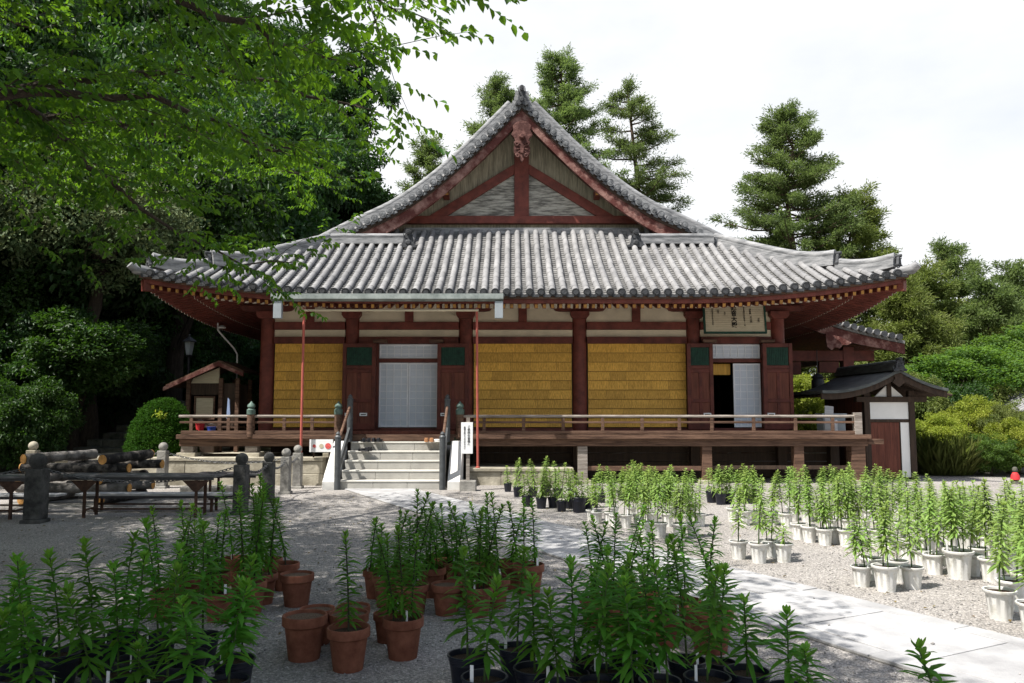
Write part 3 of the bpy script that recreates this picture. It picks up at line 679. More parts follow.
# --- veranda
ver = MB(); x = -7.1
def planks(mb, x0, x1, y0, y1, z0, z1):
    x = x0
    while x < x1-1e-3:
        l = min(.22, x1-x); mb.box(x+.002, x+l-.002, y0, y1, z0+rp.uniform(-.003, .002), z1+rp.uniform(-.003, .003)); x += l
planks(ver, -7.1, 7.62, YV, YW-.17, .99, 1.045); planks(ver, 6.42, 7.62, YW-.165, 32, .99, 1.045)
vo = ver.build('veranda_floor', brown, hall)
for a, c in ((-7.16, -3.62), (-1.16, 7.66)):
    bx('veranda_edge_beam', brown, a, c, YV+.06, YV+.2, .80, .985)
    bx('veranda_edge_cap', brown, a-.04, c+.04, YV-.03, YV+.055, .955, 1.05)
bx('veranda_edge_beam', brown, 7.48, 7.62, YV+.21, 31.9, .80, .985)
bx('veranda_step', brown, -3.55, -1.25, YV-.02, YV+.055, .91, 1.05); bx('veranda_step', doorw, -3.55, -1.25, YV+.30, YV+.60, 1.05, 1.12)
for x, zb in ((-7.0, .58), (-5.62, .58), (-3.86, .58), (1.52, 0), (4.2, 0), (6.18, 0), (7.46, 0)):
    w_ = .13 if x < -3 else .105
    if x > 7: w_ = .15
    p = bx('veranda_post', greyw if x < 2 else brown, x-w_, x+w_, YV+.08, YV+.08+2*w_, zb+.08, .80)
    bx('post_base_stone', stoneB, x-w_-.07, x+w_+.07, YV+.02, YV+.14+2*w_, zb-.02, zb+.078, parent=p)
for x in (1.5, 4.2, 6.2, 7.4): bx('veranda_post', dkw, x-.1, x+.1, YW-.2, YW, 0, .98)
bx('veranda_post', brown, 7.66, 8.0, YV+.05, YV+.22, .84, .95)
bx('underfloor_rail', brown, 1.6, 4.09, YV+.14, YV+.22, .27, .37); bx('underfloor_rail', dkw, 4.31, 7.3, YV+.14, YV+.22, .30, .38)
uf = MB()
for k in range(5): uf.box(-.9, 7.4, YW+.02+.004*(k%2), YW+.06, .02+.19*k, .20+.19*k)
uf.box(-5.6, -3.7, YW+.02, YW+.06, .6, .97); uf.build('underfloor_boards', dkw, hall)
# rails: posts with caps, bars
def railrun(x0, x1, posts, caps):
    m = MB(); m.tube([(x0-.12, YV+.03, 1.44), (x1+.06, YV+.03, 1.44)], .030, 8); r = m.build('top_rail', greyw, hall, smooth=True)
    bx('middle_rail', brown, x0-.10, x1+.05, YV+.01, YV+.05, 1.29, 1.335); bx('ground_rail', brown, x0-.06, x1+.04, YV-.005, YV+.075, 1.062, 1.13)
    for x in posts:
        bx('rail_strut', brown, x-.035, x+.035, YV+.008, YV+.054, 1.131, 1.41)
    for x in caps:
        m = MB(); m.tube([(x, YV+.03, 1.0), (x, YV+.03, 1.50)], .085, 12); p = m.build('newel_post', brown, hall, smooth=True)
        m = MB(); m.lathe([(.092,0),(.095,.10),(.075,.115),(.06,.13),(.085,.165),(.075,.21),(.03,.25),(.008,.285)], 14, (x, YV+.03, 1.48)); m.build('bronze_cap', bronze, p, smooth=True)
railrun(-7.05, -3.78, [-6.9, -6.1, -4.9, -4.3], [-5.62, -3.74])
railrun(-1.08, 7.42, [-.6, .25, 1.1, 1.95, 2.8, 3.6, 4.3, 5.2, 6.1, 6.9], [-1.12]); bx('rail_strut', greyw, 7.36, 7.52, YV-.02, YV+.13, 1.05, 1.52)
m = MB(); m.tube([(7.45, YV+.1, 1.44), (7.45, 31, 1.44)], .030, 8); m.build('top_rail', greyw, hall, smooth=True); bx('middle_rail', brown, 7.43, 7.47, YV+.14, 31, 1.29, 1.335)
# --- gutter
gt = MB(); gt.prism([(YE-.16,3.97),(YE-.18,3.86),(YE-.10,3.82),(YE-.04,3.82),(YE-.03,3.90),(YE-.045,3.90),(YE-.055,3.835),(YE-.095,3.835),(YE-.162,3.868),(YE-.145,3.97)], -4.98, -.18, 'x')
go = gt.build('rain_gutter', copper, hall)
for x in (-4.84, -.27): bx('downspout', galv, x-.085, x+.085, YE-.15, YE-.03, 3.46, 3.815, parent=go); 
# --- side canopy on the right (roof end seen beyond the corner)
cn = MB(); ct = MB(); cc = MB(); cb = MB()
def cz_(x): t = (x-7.6)/2.9; return 4.20-1.05*t+.26*t*t
xsn = np.linspace(7.6, 10.5, 14)
for a in range(13):
    xa, xb = xsn[a], xsn[a+1]
    cn.add([(x, y, cz_(x)+d) for x in (xa, xb) for y in (21.2, 27.5) for d in (-.06, .02)], [(0,2,6,4),(1,5,7,3),(0,4,5,1),(2,3,7,6)])
    cb.add([(x, y, cz_(x)-h) for x in (xa, xb) for h in (.07, .34+.02*math.sin(x*3)) for y in (21.22, 21.34)], [(0,2,6,4),(1,5,7,3),(0,4,5,1),(2,3,7,6),(0,1,3,2),(4,6,7,5)])
for x in np.arange(7.7, 10.5, .2):
    ct.tube([(x, 21.08, cz_(x)+.07), (x, 21.7, cz_(x)+.08)], .075, 10); cc.tube([(x, 21.05, cz_(x)+.07), (x, 21.08, cz_(x)+.07)], .085, 12)
for y in np.arange(21.75, 27.5, .24): ct.tube([(x, y, cz_(x)+.05) for x in xsn], .07, 6)
cs = MB(); cs.box(7.7, 10.3, 21.4, 27.3, 3.05, 3.10)
co = cn.build('side_canopy_roof', tileP, hall); ct.build('canopy_tiles', tileL, co, smooth=True); cc.build('canopy_end_tiles', tileD, co, smooth=True)
cb.build('canopy_bargeboard', redw, co)
cr_ = MB(); 
for y in np.arange(21.45, 27.4, .2): cr_.beam((7.7, y, cz_(7.7)-.16), (10.35, y, cz_(10.35)-.13), .07, .09)
cr_.build('canopy_rafters', red, co)
m = MB(); m.prism([(8.35,3.62),(8.75,3.52),(9.05,3.36),(8.95,3.30),(8.80,3.30),(8.72,3.20),(8.6,3.24),(8.5,3.16),(8.38,3.26)], 21.12, 21.2); m.build('canopy_pendant', redw, co, bevel=.01)
for y in (21.7, 27.0):
    bx('canopy_post', red, 9.05, 9.33, y, y+.28, 0, 3.3); 
bx('canopy_beam', red, 6.4, 9.9, 21.72, 21.95, 2.92, 3.2); bx('canopy_beam', red, 9.08, 9.3, 21.96, 27, 2.92, 3.2)
bx('canopy_bracket', reddk, 8.4, 8.95, 21.75, 21.92, 2.6, 2.9); bx('canopy_bracket', reddk, 7.3, 7.9, 21.75, 21.92, 2.55, 2.9)
# ================================================================ STAIRS
SX0, SX1 = -3.44, -1.40
st = empty('stone_stairs', (-2.42, 16.5, 0), 'pale granite stairs with dark handrails leading to the hall doors', 'stairs')
for k in range(5):
    y = 16.0+.28*k; m = MB(); n = 3
    for j in range(n):
        a = SX0+(SX1-SX0)*j/n; c = SX0+(SX1-SX0)*(j+1)/n; m.box(a+.002, c-.002, y, 17.165, .18*k+(.001 if k else -.03), .18*(k+1))
    o = m.build('step', stoneL, st, bevel=.006)
    m = MB(); m.box(SX0+.001, SX1-.001, y-.012, y+.03, .18*(k+1)-.028, .18*(k+1)+.003); m.build('step_nosing', stoneT, o, bevel=.005)
for sg, xa, xb in ((-1, SX0-.32, SX0-.07), (1, SX1+.12, SX1+.37)):
    m = MB(); m.prism([(15.94, -.02), (17.1, -.02), (17.1, .92), (16.95, .92), (15.94, .16)], xa, xb, 'x'); m.build('cheek_wall', stoneW, st, bevel=.01)
for x in (SX0-.02, SX1+.02):
    m = MB()
    m.tube([(x, 15.95, -.02), (x, 15.95, 1.02)], .062, 14); h = m.build('handrail_post', postM, st, smooth=True)
    m = MB(); m.lathe([(.066,0),(.07,.02),(.05,.05),(.04,.06),(.05,.085),(.02,.12),(.004,.13)], 12, (x, 15.95, 1.02)); m.build('post_cap', postM, h, smooth=True)
    m = MB(); m.tube([(x, 17.08, .90), (x, 17.08, 1.78)], .062, 14); h = m.build('handrail_post', postM, st, smooth=True)
    m = MB(); m.lathe([(.066,0),(.07,.02),(.05,.05),(.04,.06),(.05,.085),(.02,.12),(.004,.13)], 12, (x, 17.08, 1.78)); m.build('post_cap', postM, h, smooth=True)
    m = MB(); m.tube([(x, 15.95, .93), (x, 17.08, 1.66)], .032, 10); m.build('handrail', brown, st, smooth=True)
    m = MB(); m.beam((x, 15.98, .40), (x, 17.05, 1.15), .05, .14); m.build('side_rail', postM, st, bevel=.006)
def shoe_pair(x, y, z, mat, rz, label, kind='shoe', gap=.11, L=.25):
    r = empty('pair_of_shoes', (x, y, z), label, 'shoes'); r.rotation_euler.z = R(rz)
    for e in (-1, 1):
        m = MB(); o = [(-.035,-.5),(.035,-.5),(.042,-.2),(.046,.15),(.042,.36),(.015,.5),(-.02,.5),(-.046,.32),(-.046,.1),(-.036,-.2)]
        m.prism([(a+e*gap/2, b*L) for a, b in o], 0, .022, 'z')
        m.prism([(a*.93+e*gap/2, b*L*.97+.0) for a, b in o[2:9]], .022, .055, 'z'); m.prism([(a*.9+e*gap/2, b*L*.95) for a, b in (o[0], o[1], o[2], o[9])], .022, .085, 'z')
        me = m.build('shoe', mat, None, bevel=.008); me.parent = r
shoe_pair(-3.10, 17.0, .903, blackl, 20, 'black shoes on the top step beside the left handrail')
shoe_pair(-2.86, 17.02, .903, blackl, -10, 'dark shoes right of another black pair on the top step')
shoe_pair(-3.06, 16.72, .723, blackl, 70, 'dark sandals on the step below the top landing')
shoe_pair(-1.76, 17.0, .903, tanm, 5, 'tan leather shoes on the top step near the right handrail')
shoe_pair(-1.53, 17.02, .903, white_sh, 85, 'white canvas shoes beside the right handrail')

# ================================================================ SCREENS, SIGNS, POLES
def blind(x0, x1, label):
    r = empty('bamboo_blind', ((x0+x1)/2, YW-.1, 1.2), label, 'blind', 'bamboo screens hung between the columns')
    m = MB(); n = 9; z0, z1 = 1.18, 3.12
    for k in range(n):
        za = z0+(z1-z0)*k/n; zb = z0+(z1-z0)*(k+1)/n; x = x0
        cuts = sorted([x0, x1]+[x0+(x1-x0)*(q+rp.uniform(-.25, .25))/5 for q in (1, 2, 3, 4)])
        for a, c in zip(cuts, cuts[1:]):
            j = rp.uniform(0, .006); m.add([(a+.002, YW-.075-j, za+.004), (c-.002, YW-.075-j, za+.004), (c-.002, YW-.048-j, zb+.014), (a+.002, YW-.048-j, zb+.014), (a+.002, YW-.04, za+.004), (c-.002, YW-.04, za+.004), (c-.002, YW-.036, zb+.014), (a+.002, YW-.036, zb+.014)],
                                            [(0,1,2,3),(7,6,5,4),(0,4,5,1),(3,2,6,7),(0,3,7,4),(1,5,6,2)])
    m.build('slat_sheet', bam, r)
    m = MB()
    for k in range(1, n): zz = z0+(z1-z0)*k/n; m.box(x0+.004, x1-.004, YW-.078, YW-.05, zz-.002, zz+.003)
    m.build('binding_cord', dkw, r)
blind(X0+CX[0]+.19, X0+CX[1]-.19, 'narrow yellow bamboo blind left of the left doors')
blind(X0+CX[2]+.19, X0+CX[3]-.19, 'wide yellow bamboo blind next to the right red pole')
blind(X0+CX[3]+.19, X0+CX[4]-.19, 'wide yellow bamboo blind left of the half open door')

def text_mesh(name, s, size, loc, mat, parent, rot=(R(90), 0, 0), bold=0.0, align='CENTER'):
    cu = bpy.data.curves.new(name, 'FONT'); cu.body = s; cu.size = size; cu.align_x = align; cu.align_y = 'CENTER'; cu.offset = bold; cu.extrude = .002; cu.resolution_u = 3
    t = bpy.data.objects.new(name, cu); col.objects.link(t); dg = bpy.context.evaluated_depsgraph_get()
    me = bpy.data.meshes.new_from_object(t.evaluated_get(dg)); bpy.data.objects.remove(t)
    o = bpy.data.objects.new(name, me); me.materials.clear(); me.materials.append(mat); col.objects.link(o); o.parent = parent
    o.location = Vector(loc); o.rotation_euler = rot; return o
sb = empty('sign_board', (5.06, 17.95, 3.30), 'cream wooden name board with black vertical writing above the right doors', 'sign'); sb.rotation_euler.x = R(-8)
def lb(name, mat, par, *a, bevel=0):
    m = MB(); m.box(*a); o = m.build(name, mat, None, bevel=bevel); o.parent = par; return o
W_ = .71; H_ = .72
bd = lb('board', signC, sb, -W_+.04, W_-.04, -.012, .012, .04, H_-.04)
for a in ((-W_, W_, -.03, .03, 0, .04), (-W_, W_, -.03, .03, H_-.04, H_), (-W_, -W_+.04, -.03, .03, .041, H_-.041), (W_-.04, W_, -.03, .03, .041, H_-.041)): lb('frame', grn, sb, *a)
m = MB()
for k in range(1, 15): m.box(-W_+.045, W_-.045, -.0135, -.0125, .04+.043*k, .0425+.043*k)
gl = m.build('ruled_lines', brown, None); gl.parent = bd
def vtext(name, s, size, x, ztop, par, y=-.019, bold=0.0, sp=1.04, mat=ink):
    for i, ch in enumerate(s):
        if ch != ' ': text_mesh(name, ch, size, (x, y, ztop-size*sp*(i+.5)), mat, par, bold=bold)
vtext('writing', '観音大殿', .135, -.015, .655, sb, bold=.003, sp=.98)
vtext('writing', '奉納昭和五十年三月吉日', .034, -.50, .58, sb); vtext('writing', '山主', .05, -.37, .56, sb, sp=.95); vtext('writing', '大工', .05, -.22, .50, sb, sp=.7)
vtext('writing', '国宝重要文化財本尊十一面', .036, .22, .62, sb); vtext('writing', '御詠歌', .045, .36, .58, sb); vtext('writing', '花山院', .052, .37, .40, sb); vtext('writing', '西国', .048, .54, .36, sb); vtext('writing', '一', .05, .57, .57, sb)

def frame_pole(x, zb):
    return
ph = empty('curtain_frame', (-2.5, 16.6, .36), 'slender red painted pole frame with pale crossbar before the left doors', 'pole frame')
for x, zb in ((-4.37, .585), (-.72, .36)):
    m = MB(); m.tube([(x, 16.62 if x < -2 else 16.95, zb), (x, 16.62, 3.72)], .026, 10) if x < -2 else m.tube([(x, 16.95, zb), (x-.02, 16.62, 3.72)], .026, 10)
    m.lathe([(.05, 0), (.05, .02), (.03, .03)], 10, (x, 16.62 if x < -2 else 16.95, zb)); m.build('pole', rpole, ph, smooth=True)
m = MB(); m.tube([(-4.40, 16.60, 3.66), (-.70, 16.60, 3.66)], .024, 8); m.build('crossbar', plas, ph, smooth=True)
# left pole stands on the terrace front stone
sg_ = empty('picture_sign', (-3.98, 16.78, .65), 'small white board with three round pictures left of the stairs', 'sign')
m = MB(); m.box(-4.23, -3.74, 16.76, 16.785, .70, .96); b_ = m.build('board', signW, sg_, bevel=.003)
for x, r, mt in ((-4.13, .035, pinkm), (-3.98, .045, signC), (-3.84, .062, pinkm)):
    m = MB(); m.tube([(x, 16.757, .825), (x, 16.7535, .825)], r, 18); m.build('round_picture', mt, b_)
m = MB()
for x in (-4.15, -3.82): m.box(x-.015, x+.015, 16.788, 16.815, .586, .93)
m.build('sign_stake', dkw, sg_)
ns = empty('notice_board', (-.86, 15.8, 0), 'narrow white notice on a grey post in a square stone', 'notice')
m = MB(); m.box(-1.02, -.70, 15.66, 15.94, -.03, .20); m.build('base_stone', stoneG, ns, bevel=.02)
m = MB(); m.box(-.90, -.83, 15.78, 15.83, .20, 1.42); m.build('post', greyw, ns, bevel=.004)
m = MB(); m.box(-1.0, -.77, 15.745, 15.776, .72, 1.33); nb = m.build('board', signW, ns, bevel=.003)
vtext('writing', 'ご参拝の皆様へ', .055, -.89+.86+.04, 1.27, ns, y=-.059, mat=ink); vtext('writing', '履物を脱いでお上り下さい', .036, -.89+.86-.04, 1.25, ns, y=-.059)

# ================================================================ LEFT: KIOSK, LAMP, HEDGE, STEPS
kk = empty('wooden_booth', (-7.55, 19.6, .58), 'small dark wooden booth with sloping roof left of the hall', 'booth')
for x in (-8.0, -7.22, -6.82):
    for y in (19.2, 20.1): m = MB(); m.box(x-.045, x+.045, y-.045, y+.045, .576, 2.42); m.build('post', brown, kk, bevel=.005)
m = MB(); m.box(-7.95, -7.27, 19.21, 19.25, 1.28, 1.40); m.box(-7.95, -7.27, 19.21, 19.25, 2.02, 2.30); m.box(-7.27, -6.87, 19.23, 19.26, 1.28, 2.3); m.box(-7.95, -6.87, 20.06, 20.1, .8, 2.3); m.box(-8.02, -7.98, 19.26, 20.04, .9, 2.3); m.build('wall', dkw, kk)
m = MB(); m.box(-7.86, -7.36, 19.19, 19.22, 1.43, 1.47); m.box(-7.86, -7.36, 19.19, 19.22, 1.95, 1.99); m.box(-7.86, -7.82, 19.19, 19.22, 1.471, 1.949); m.box(-7.40, -7.36, 19.19, 19.22, 1.471, 1.949)
wf = m.build('window_frame', brown, kk, bevel=.004)
m = MB(); m.box(-7.82, -7.40, 19.215, 19.225, 1.47, 1.95); m.build('window_pane', signC, wf)
m = MB(); m.box(-8.05, -6.8, 19.16, 20.1, 1.22, 1.275); m.build('counter', brown, kk, bevel=.006)
m = MB(); m.prism([(-8.45, 2.26), (-7.20, 2.84), (-6.62, 2.60), (-6.62, 2.54), (-7.20, 2.77), (-8.45, 2.20)], 18.95, 20.3); ro = m.build('roof', brown, kk)
m = MB(); m.prism([(-8.49, 2.20), (-7.20, 2.80), (-6.60, 2.54), (-6.60, 2.45), (-7.20, 2.70), (-8.49, 2.11)], 18.89, 18.945); m.build('roof_edge_board', redw, ro)
m = MB(); m.prism([(-7.96, 2.30), (-7.28, 2.30), (-7.28, 2.68), (-7.9, 2.42)], 19.21, 19.25); m.build('gable_panel', signC, kk)
kk.location = (-7.33, 19.6, .50)
hc = MB(); hc.prism([(-6.82,1.38),(-6.73,1.38),(-6.76,1.82),(-6.80,1.87)], 19.10, 19.15); tag(hc.build('hanging_cloth', clothm, None), 'pale blue cloth hanging on the booth front', 'cloth')
def bucket(x, y, z, r, h, mat, lab):
    q = empty('bucket', (x, y, z), lab, 'bucket'); m = MB(); m.lathe([(r*.75, 0), (r, h), (r*1.08, h+.005), (r*1.08, h+.02), (r*.92, h+.02), (r*.68, .02)], 16, (x, y, z)); m.build('body', mat, q, smooth=True)
    m = MB(); m.tube([(x+r*math.cos(t), y, z+h+r*.9*math.sin(t)) for t in np.linspace(0, math.pi, 9)], .006, 6); m.build('handle', metalD, q)
bucket(-7.4, 19.0, .95, .10, .30, redm, 'red bucket beneath the wooden booth counter'); bucket(-7.15, 19.05, .942, .10, .22, bluem, 'blue bucket beneath the wooden booth counter')
m = MB(); m.box(-7.75, -7.0, 18.85, 19.17, .576, .94); tag(m.build('wooden_crate', dkw, None, bevel=.01), 'low dark wooden box under the booth holding buckets', 'crate')
lp = empty('garden_lamp', (-8.62, 21.2, hill(-8.62, 21.2)), 'black lantern lamp post behind the booth', 'lamp post')
m = MB(); m.tube([(-8.62, 21.2, 0), (-8.62, 21.2, 3.02)], [.045, .035], 10); m.lathe([(.07,0),(.07,.5),(.045,.55)], 12, (-8.62, 21.2, 0)); m.build('pole', metalD, lp, smooth=True)
m = MB(); m.lathe([(.08,0),(.14,.34)], 6, (-8.62, 21.2, 3.05)); m.build('lantern_glass', lampg, lp)
m = MB(); m.lathe([(.05,-.03),(.10,0),(.10,.02)], 6, (-8.62, 21.2, 3.02)); m.lathe([(.20,0),(.20,.02),(.06,.12),(.03,.14),(.03,.19),(.005,.22)], 6, (-8.62, 21.2, 3.39)); m.build('lantern_cap', metalD, lp)
pl = empty('bent_pipe_lamp', (-7.05, 20.4, .58), 'thin white bent pipe with a small lamp above the booth', 'lamp')
m = MB(); m.tube([(-7.05, 20.4, .55), (-7.05, 20.4, 3.0), (-7.12, 20.35, 3.15), (-7.45, 20.2, 3.55), (-7.5, 20.2, 3.62), (-7.5, 20.2, 3.80)], .022, 8); m.build('pipe', signW, pl, smooth=True)
m = MB(); m.lathe([(.03,.06),(.09,.02),(.10,0),(.09,-.02)], 12, (-7.36, 20.1, 3.66)); m.tube([(-7.5, 20.2, 3.68), (-7.36, 20.1, 3.70)], .015, 6); m.build('lamp_head', signW, pl, smooth=True)
hs = empty('hillside_steps', (-9.6, 18.6, 0), 'mossy rough stone steps climbing the dark slope left of the hedge', 'steps'); rq = random.Random(8)
for k in range(11):
    y = 17.6+.5*k; z = hill(-9.7, y); m = MB(); x = -10.9+.12*k
    while x < -8.75+.05*k:
        l = rq.uniform(.35, .75); m.box(x+.01, x+l-.01, y+rq.uniform(-.06, .06), y+.52, -.02+.17*k-.25, .17*(k+1)+rq.uniform(-.02, .02)); x += l
    m.build('step', moss, hs, bevel=.03)

# ================================================================ CHAIN FENCE ENCLOSURE
def stone_post(x, y, h, w_, mat, label, group='stone posts with ball tops round the chain enclosure'):
    r = empty('chain_post', (x, y, 0), label, 'stone post', group)
    m = MB(); m.box(x-w_/2-.025, x+w_/2+.025, y-w_/2-.025, y+w_/2+.025, -.02, .05); m.build('base', mat, r, bevel=.01)
    hb = h-w_*.98
    m = MB(); m.box(x-w_/2, x+w_/2, y-w_/2, y+w_/2, .05, hb); m.build('shaft', mat, r, bevel=.012)
    rr_ = w_*.50; m = MB(); m.lathe([(.6*rr_, 0)] + [(rr_*math.sin(t), rr_*.95-rr_*math.cos(t)*.98) for t in np.linspace(.75, 3.1, 10)], 18, (x, y, hb-.006)); m.build('ball_top', mat, r, smooth=True)
PO = [(-6.66, 11.3, .97, .23, stoneD, 'dark ball topped stone post at the left end of the front chain, nearest the camera'),
      (-4.10, 12.2, .93, .19, stoneD, 'dark ball topped stone post at the front corner of the enclosure by the lilies'),
      (-4.17, 13.8, .86, .18, stoneD, 'second dark ball topped post receding toward the stairs'),
      (-4.27, 15.2, .86, .17, stoneG, 'grey ball topped post third in the row toward the stairs'),
      (-4.33, 16.25, .88, .17, stoneG, 'grey ball topped post closest to the stairs'),
      (-7.08, 16.3, .93, .18, stoneG, 'grey ball topped post before the terrace near the hedge'),
      (-9.72, 16.3, .95, .19, stoneB, 'pale ball topped stone post behind the charred logs')]
for p in PO: stone_post(*p)
def chain(a, b, sag, label):
    r = MB(); a = Vector(a); b = Vector(b); n = int((b-a).length/.052)
    pts = [a.lerp(b, t/n)+Vector((0,0,-sag*4*(t/n)*(1-t/n))) for t in range(n+1)]
    for i in range(n):
        p, q = pts[i], pts[i+1]; d = (q-p).normalized(); s = d.cross(Vector((0,0,1))).normalized(); u = s.cross(d)
        if i % 2: s = (s+u).normalized()
        else: s = (s-u).normalized()
        c = (p+q)/2; ring = [c+d*(.036*math.cos(t))+s*(.020*math.sin(t)) for t in np.linspace(0, 2*math.pi, 9)]
        r.tube(ring, .0065, 4, cap=False)
    tag(r.build('iron_chain', galvd, None), label, 'chain', 'iron chains strung between the stone posts')
galvd = M('weathered_chain', (.12, .12, .12), .6, .3, 30, metal=.3)
Z_ = .70
chain((-6.61, 11.35, .74), (-4.20, 12.15, .70), .20, 'sagging iron chain along the front of the tables')
chain((-9.6, 10.5, .78), (-6.83, 11.28, .74), .18, 'iron chain running left out of the picture from the nearest post')
chain((-4.11, 12.3, .70), (-4.17, 13.7, .64), .10, 'short chain between the two dark posts by the lilies')
chain((-4.18, 13.9, .64), (-4.26, 15.1, .62), .10, 'short chain between the second dark post and the grey post')
chain((-4.28, 15.3, .62), (-4.32, 16.15, .62), .06, 'shortest chain beside the stairs')
chain((-6.98, 16.3, .70), (-4.42, 16.25, .64), .16, 'pale chain hanging before the stone terrace')
chain((-9.62, 16.3, .72), (-7.18, 16.3, .70), .16, 'chain behind the charred logs')

def long_table(x0, x1, y0, y1, zt, topm, label, name, cat, gusset=True, rz=0):
    cx_, cy_ = (x0+x1)/2, (y0+y1)/2
    r = empty(name, (cx_, cy_, 0), label, cat)
    m = MB(); m.box(x0, x1, y0, y1, zt-.035, zt); m.build('top', topm, r, bevel=.006)
    m = MB(); m.box(x0+.05, x1-.05, y0+.03, y0+.06, zt-.075, zt-.036); m.box(x0+.05, x1-.05, y1-.06, y1-.03, zt-.075, zt-.036); m.build('apron', metalD, r)
    for x in (x0+.3, x1-.3):
        for y in (y0+.05, y1-.05):
            m = MB(); m.box(x-.018, x+.018, y-.018, y+.018, 0, zt-.076); lg = m.build('leg', rust, r)
            if gusset and y < cy_:
                m = MB(); m.prism([(x-.20, zt-.077), (x+.20, zt-.077), (x+.03, zt-.24), (x-.03, zt-.24)], y-.026, y-.0185); m.build('gusset_plate', rust, lg)
        m = MB(); m.box(x-.012, x+.012, y0+.07, y1-.07, .10, .125); m.build('cross_tie', rust, r)
    m = MB(); m.box(x0+.32, x1-.32, cy_-.012, cy_+.012, .095, .12); m.build('stretcher', rust, r)
long_table(-6.55, -4.32, 11.75, 12.20, .62, tabT, 'long dark folding table right of the nearest stone post', 'folding_table', 'table')
long_table(-9.2, -6.90, 11.55, 12.0, .62, tabT, 'long dark folding table at the left picture edge', 'folding_table', 'table')
long_table(-6.75, -4.35, 12.45, 12.75, .28, benT, 'long grey bench behind the right dark table', 'bench', 'bench', False)
long_table(-9.4, -6.95, 12.3, 12.6, .28, benT, 'long grey bench behind the left dark table', 'bench', 'bench', False)
long_table(-5.6, -4.45, 14.1, 14.6, .46, tabT, 'short dark table behind the corner post near the stairs', 'folding_table', 'table', False)
# charred logs, crib-stacked
def log(a, b, r0, mat, label, seed):
    q = random.Random(seed); a = Vector(a)+Vector((.32,0,-.165)); b = Vector(b)+Vector((.32,0,-.165)); e = empty('log', a.lerp(b, .5), label, 'log', 'charred logs stacked crosswise'); n = 9
    m = MB(); m.tube([a.lerp(b, t/n)+Vector((q.uniform(-.012,.012), q.uniform(-.012,.012), q.uniform(-.008,.008))) for t in range(n+1)], [r0*q.uniform(.93, 1.07) for _ in range(n+1)], 12, cap=False); bo = m.build('bark', mat, e, smooth=True)
    d = (b-a).normalized(); m = MB(); m.tube([a-d*.004, a+d*.01], r0*.93, 14); m.build('sawn_end', sawn, e); m = MB(); m.tube([b-d*.01, b+d*.004], r0*.93, 14); m.build('sawn_end', sawn, e)
LG = [((-8.35,13.2,.93),(-7.75,14.3,.95),.085,logg,'upper left grey log with sawn end facing the camera'),
      ((-7.05,13.2,.92),(-6.75,14.3,.96),.085,char,'upper right charred log with orange sawn end'),
      ((-8.55,13.5,.77),(-6.72,13.45,.77),.08,char,'long charred log lying across the middle layer'),
      ((-8.1,14.15,.78),(-6.45,14.1,.79),.08,char,'rear charred log across the middle layer'),
      ((-8.38,13.15,.60),(-7.95,14.3,.60),.085,logg,'middle left log with sawn end facing the camera'),
      ((-7.07,13.15,.60),(-6.85,14.3,.60),.085,char,'middle right charred log with sawn end facing the camera'),
      ((-8.6,13.5,.435),(-6.70,13.45,.435),.08,logg,'long grey log lying across the lower layer'),
      ((-8.4,14.1,.435),(-6.6,14.1,.435),.08,logg,'rear grey log across the lower layer'),
      ((-8.35,13.2,.27),(-8.0,14.3,.27),.085,logg,'lowest left log of the stack'),
      ((-7.05,13.2,.27),(-6.85,14.3,.27),.085,char,'lowest right log of the stack')]
for i, q in enumerate(LG): log(*q, i)
for x in (-8.25, -6.95):
    pass
m = MB(); m.box(-8.45, -6.2, 13.1, 14.45, -.02, .022); tag(m.build('stone_hearth', stoneG, None, bevel=.03), 'flat grey stone base under the charred logs', 'hearth')
m = MB(); m.box(-6.15, -5.2, 14.9, 15.3, -.02, .16); tag(m.build('stone_block', stoneG, None, bevel=.03), 'low grey stone slab on the ground inside the chain enclosure', 'stone')

# ================================================================ GATE ON THE RIGHT
gt = empty('wooden_gate', (8.55, 18.3, 0), 'small roofed gate with white panels right of the veranda', 'gate')
def gb_(name, mat, *a, bevel=.006, parent=gt):
    m = MB(); m.box(*a); return m.build(name, mat, parent, bevel=bevel)
for x in (8.10, 9.12): gb_('post', dkw, x-.065, x+.065, 18.22, 18.36, 0, 2.02); gb_('post', dkw, x-.065, x+.065, 20.4, 20.54, 0, 2.02)
gb_('cross_beam', dkw, 7.85, 9.45, 18.19, 18.36, 1.76, 1.88); gb_('lower_beam', dkw, 8.17, 9.05, 18.24, 18.34, 1.30, 1.365)
gb_('white_panel', plasw, 8.17, 9.05, 18.26, 18.31, 1.37, 1.755, bevel=0)
m = MB()
for k in range(4): x = 8.17+.165*k; m.box(x+.002, x+.163, 18.26+.003*(k%2), 18.30, .06, 1.295)
m.build('plank_door', doorw, gt); gb_('white_side_panel', plasw, 8.86, 9.052, 18.262, 18.31, .06, 1.296, bevel=0); gb_('jamb', dkw, 8.832, 8.856, 18.25, 18.32, .06, 1.296)
for x in (8.075, 9.135): gb_('side_wall', doorw, x-.02, x+.02, 18.37, 20.39, 0, 1.9, bevel=0)
m = MB(); m.prism([(8.3, 1.882), (8.95, 1.882), (8.62, 2.18)], 18.26, 18.30); m.build('gable_panel', plasw, gt); gb_('gable_strut', dkw, 8.57, 8.67, 18.22, 18.258, 1.882, 2.24)
def gz(x): t = abs(x-8.62); return 2.46-.62*t+.20*t*t
gx = np.linspace(6.90, 9.70, 25); top = MB(); edg = MB(); raf = MB()
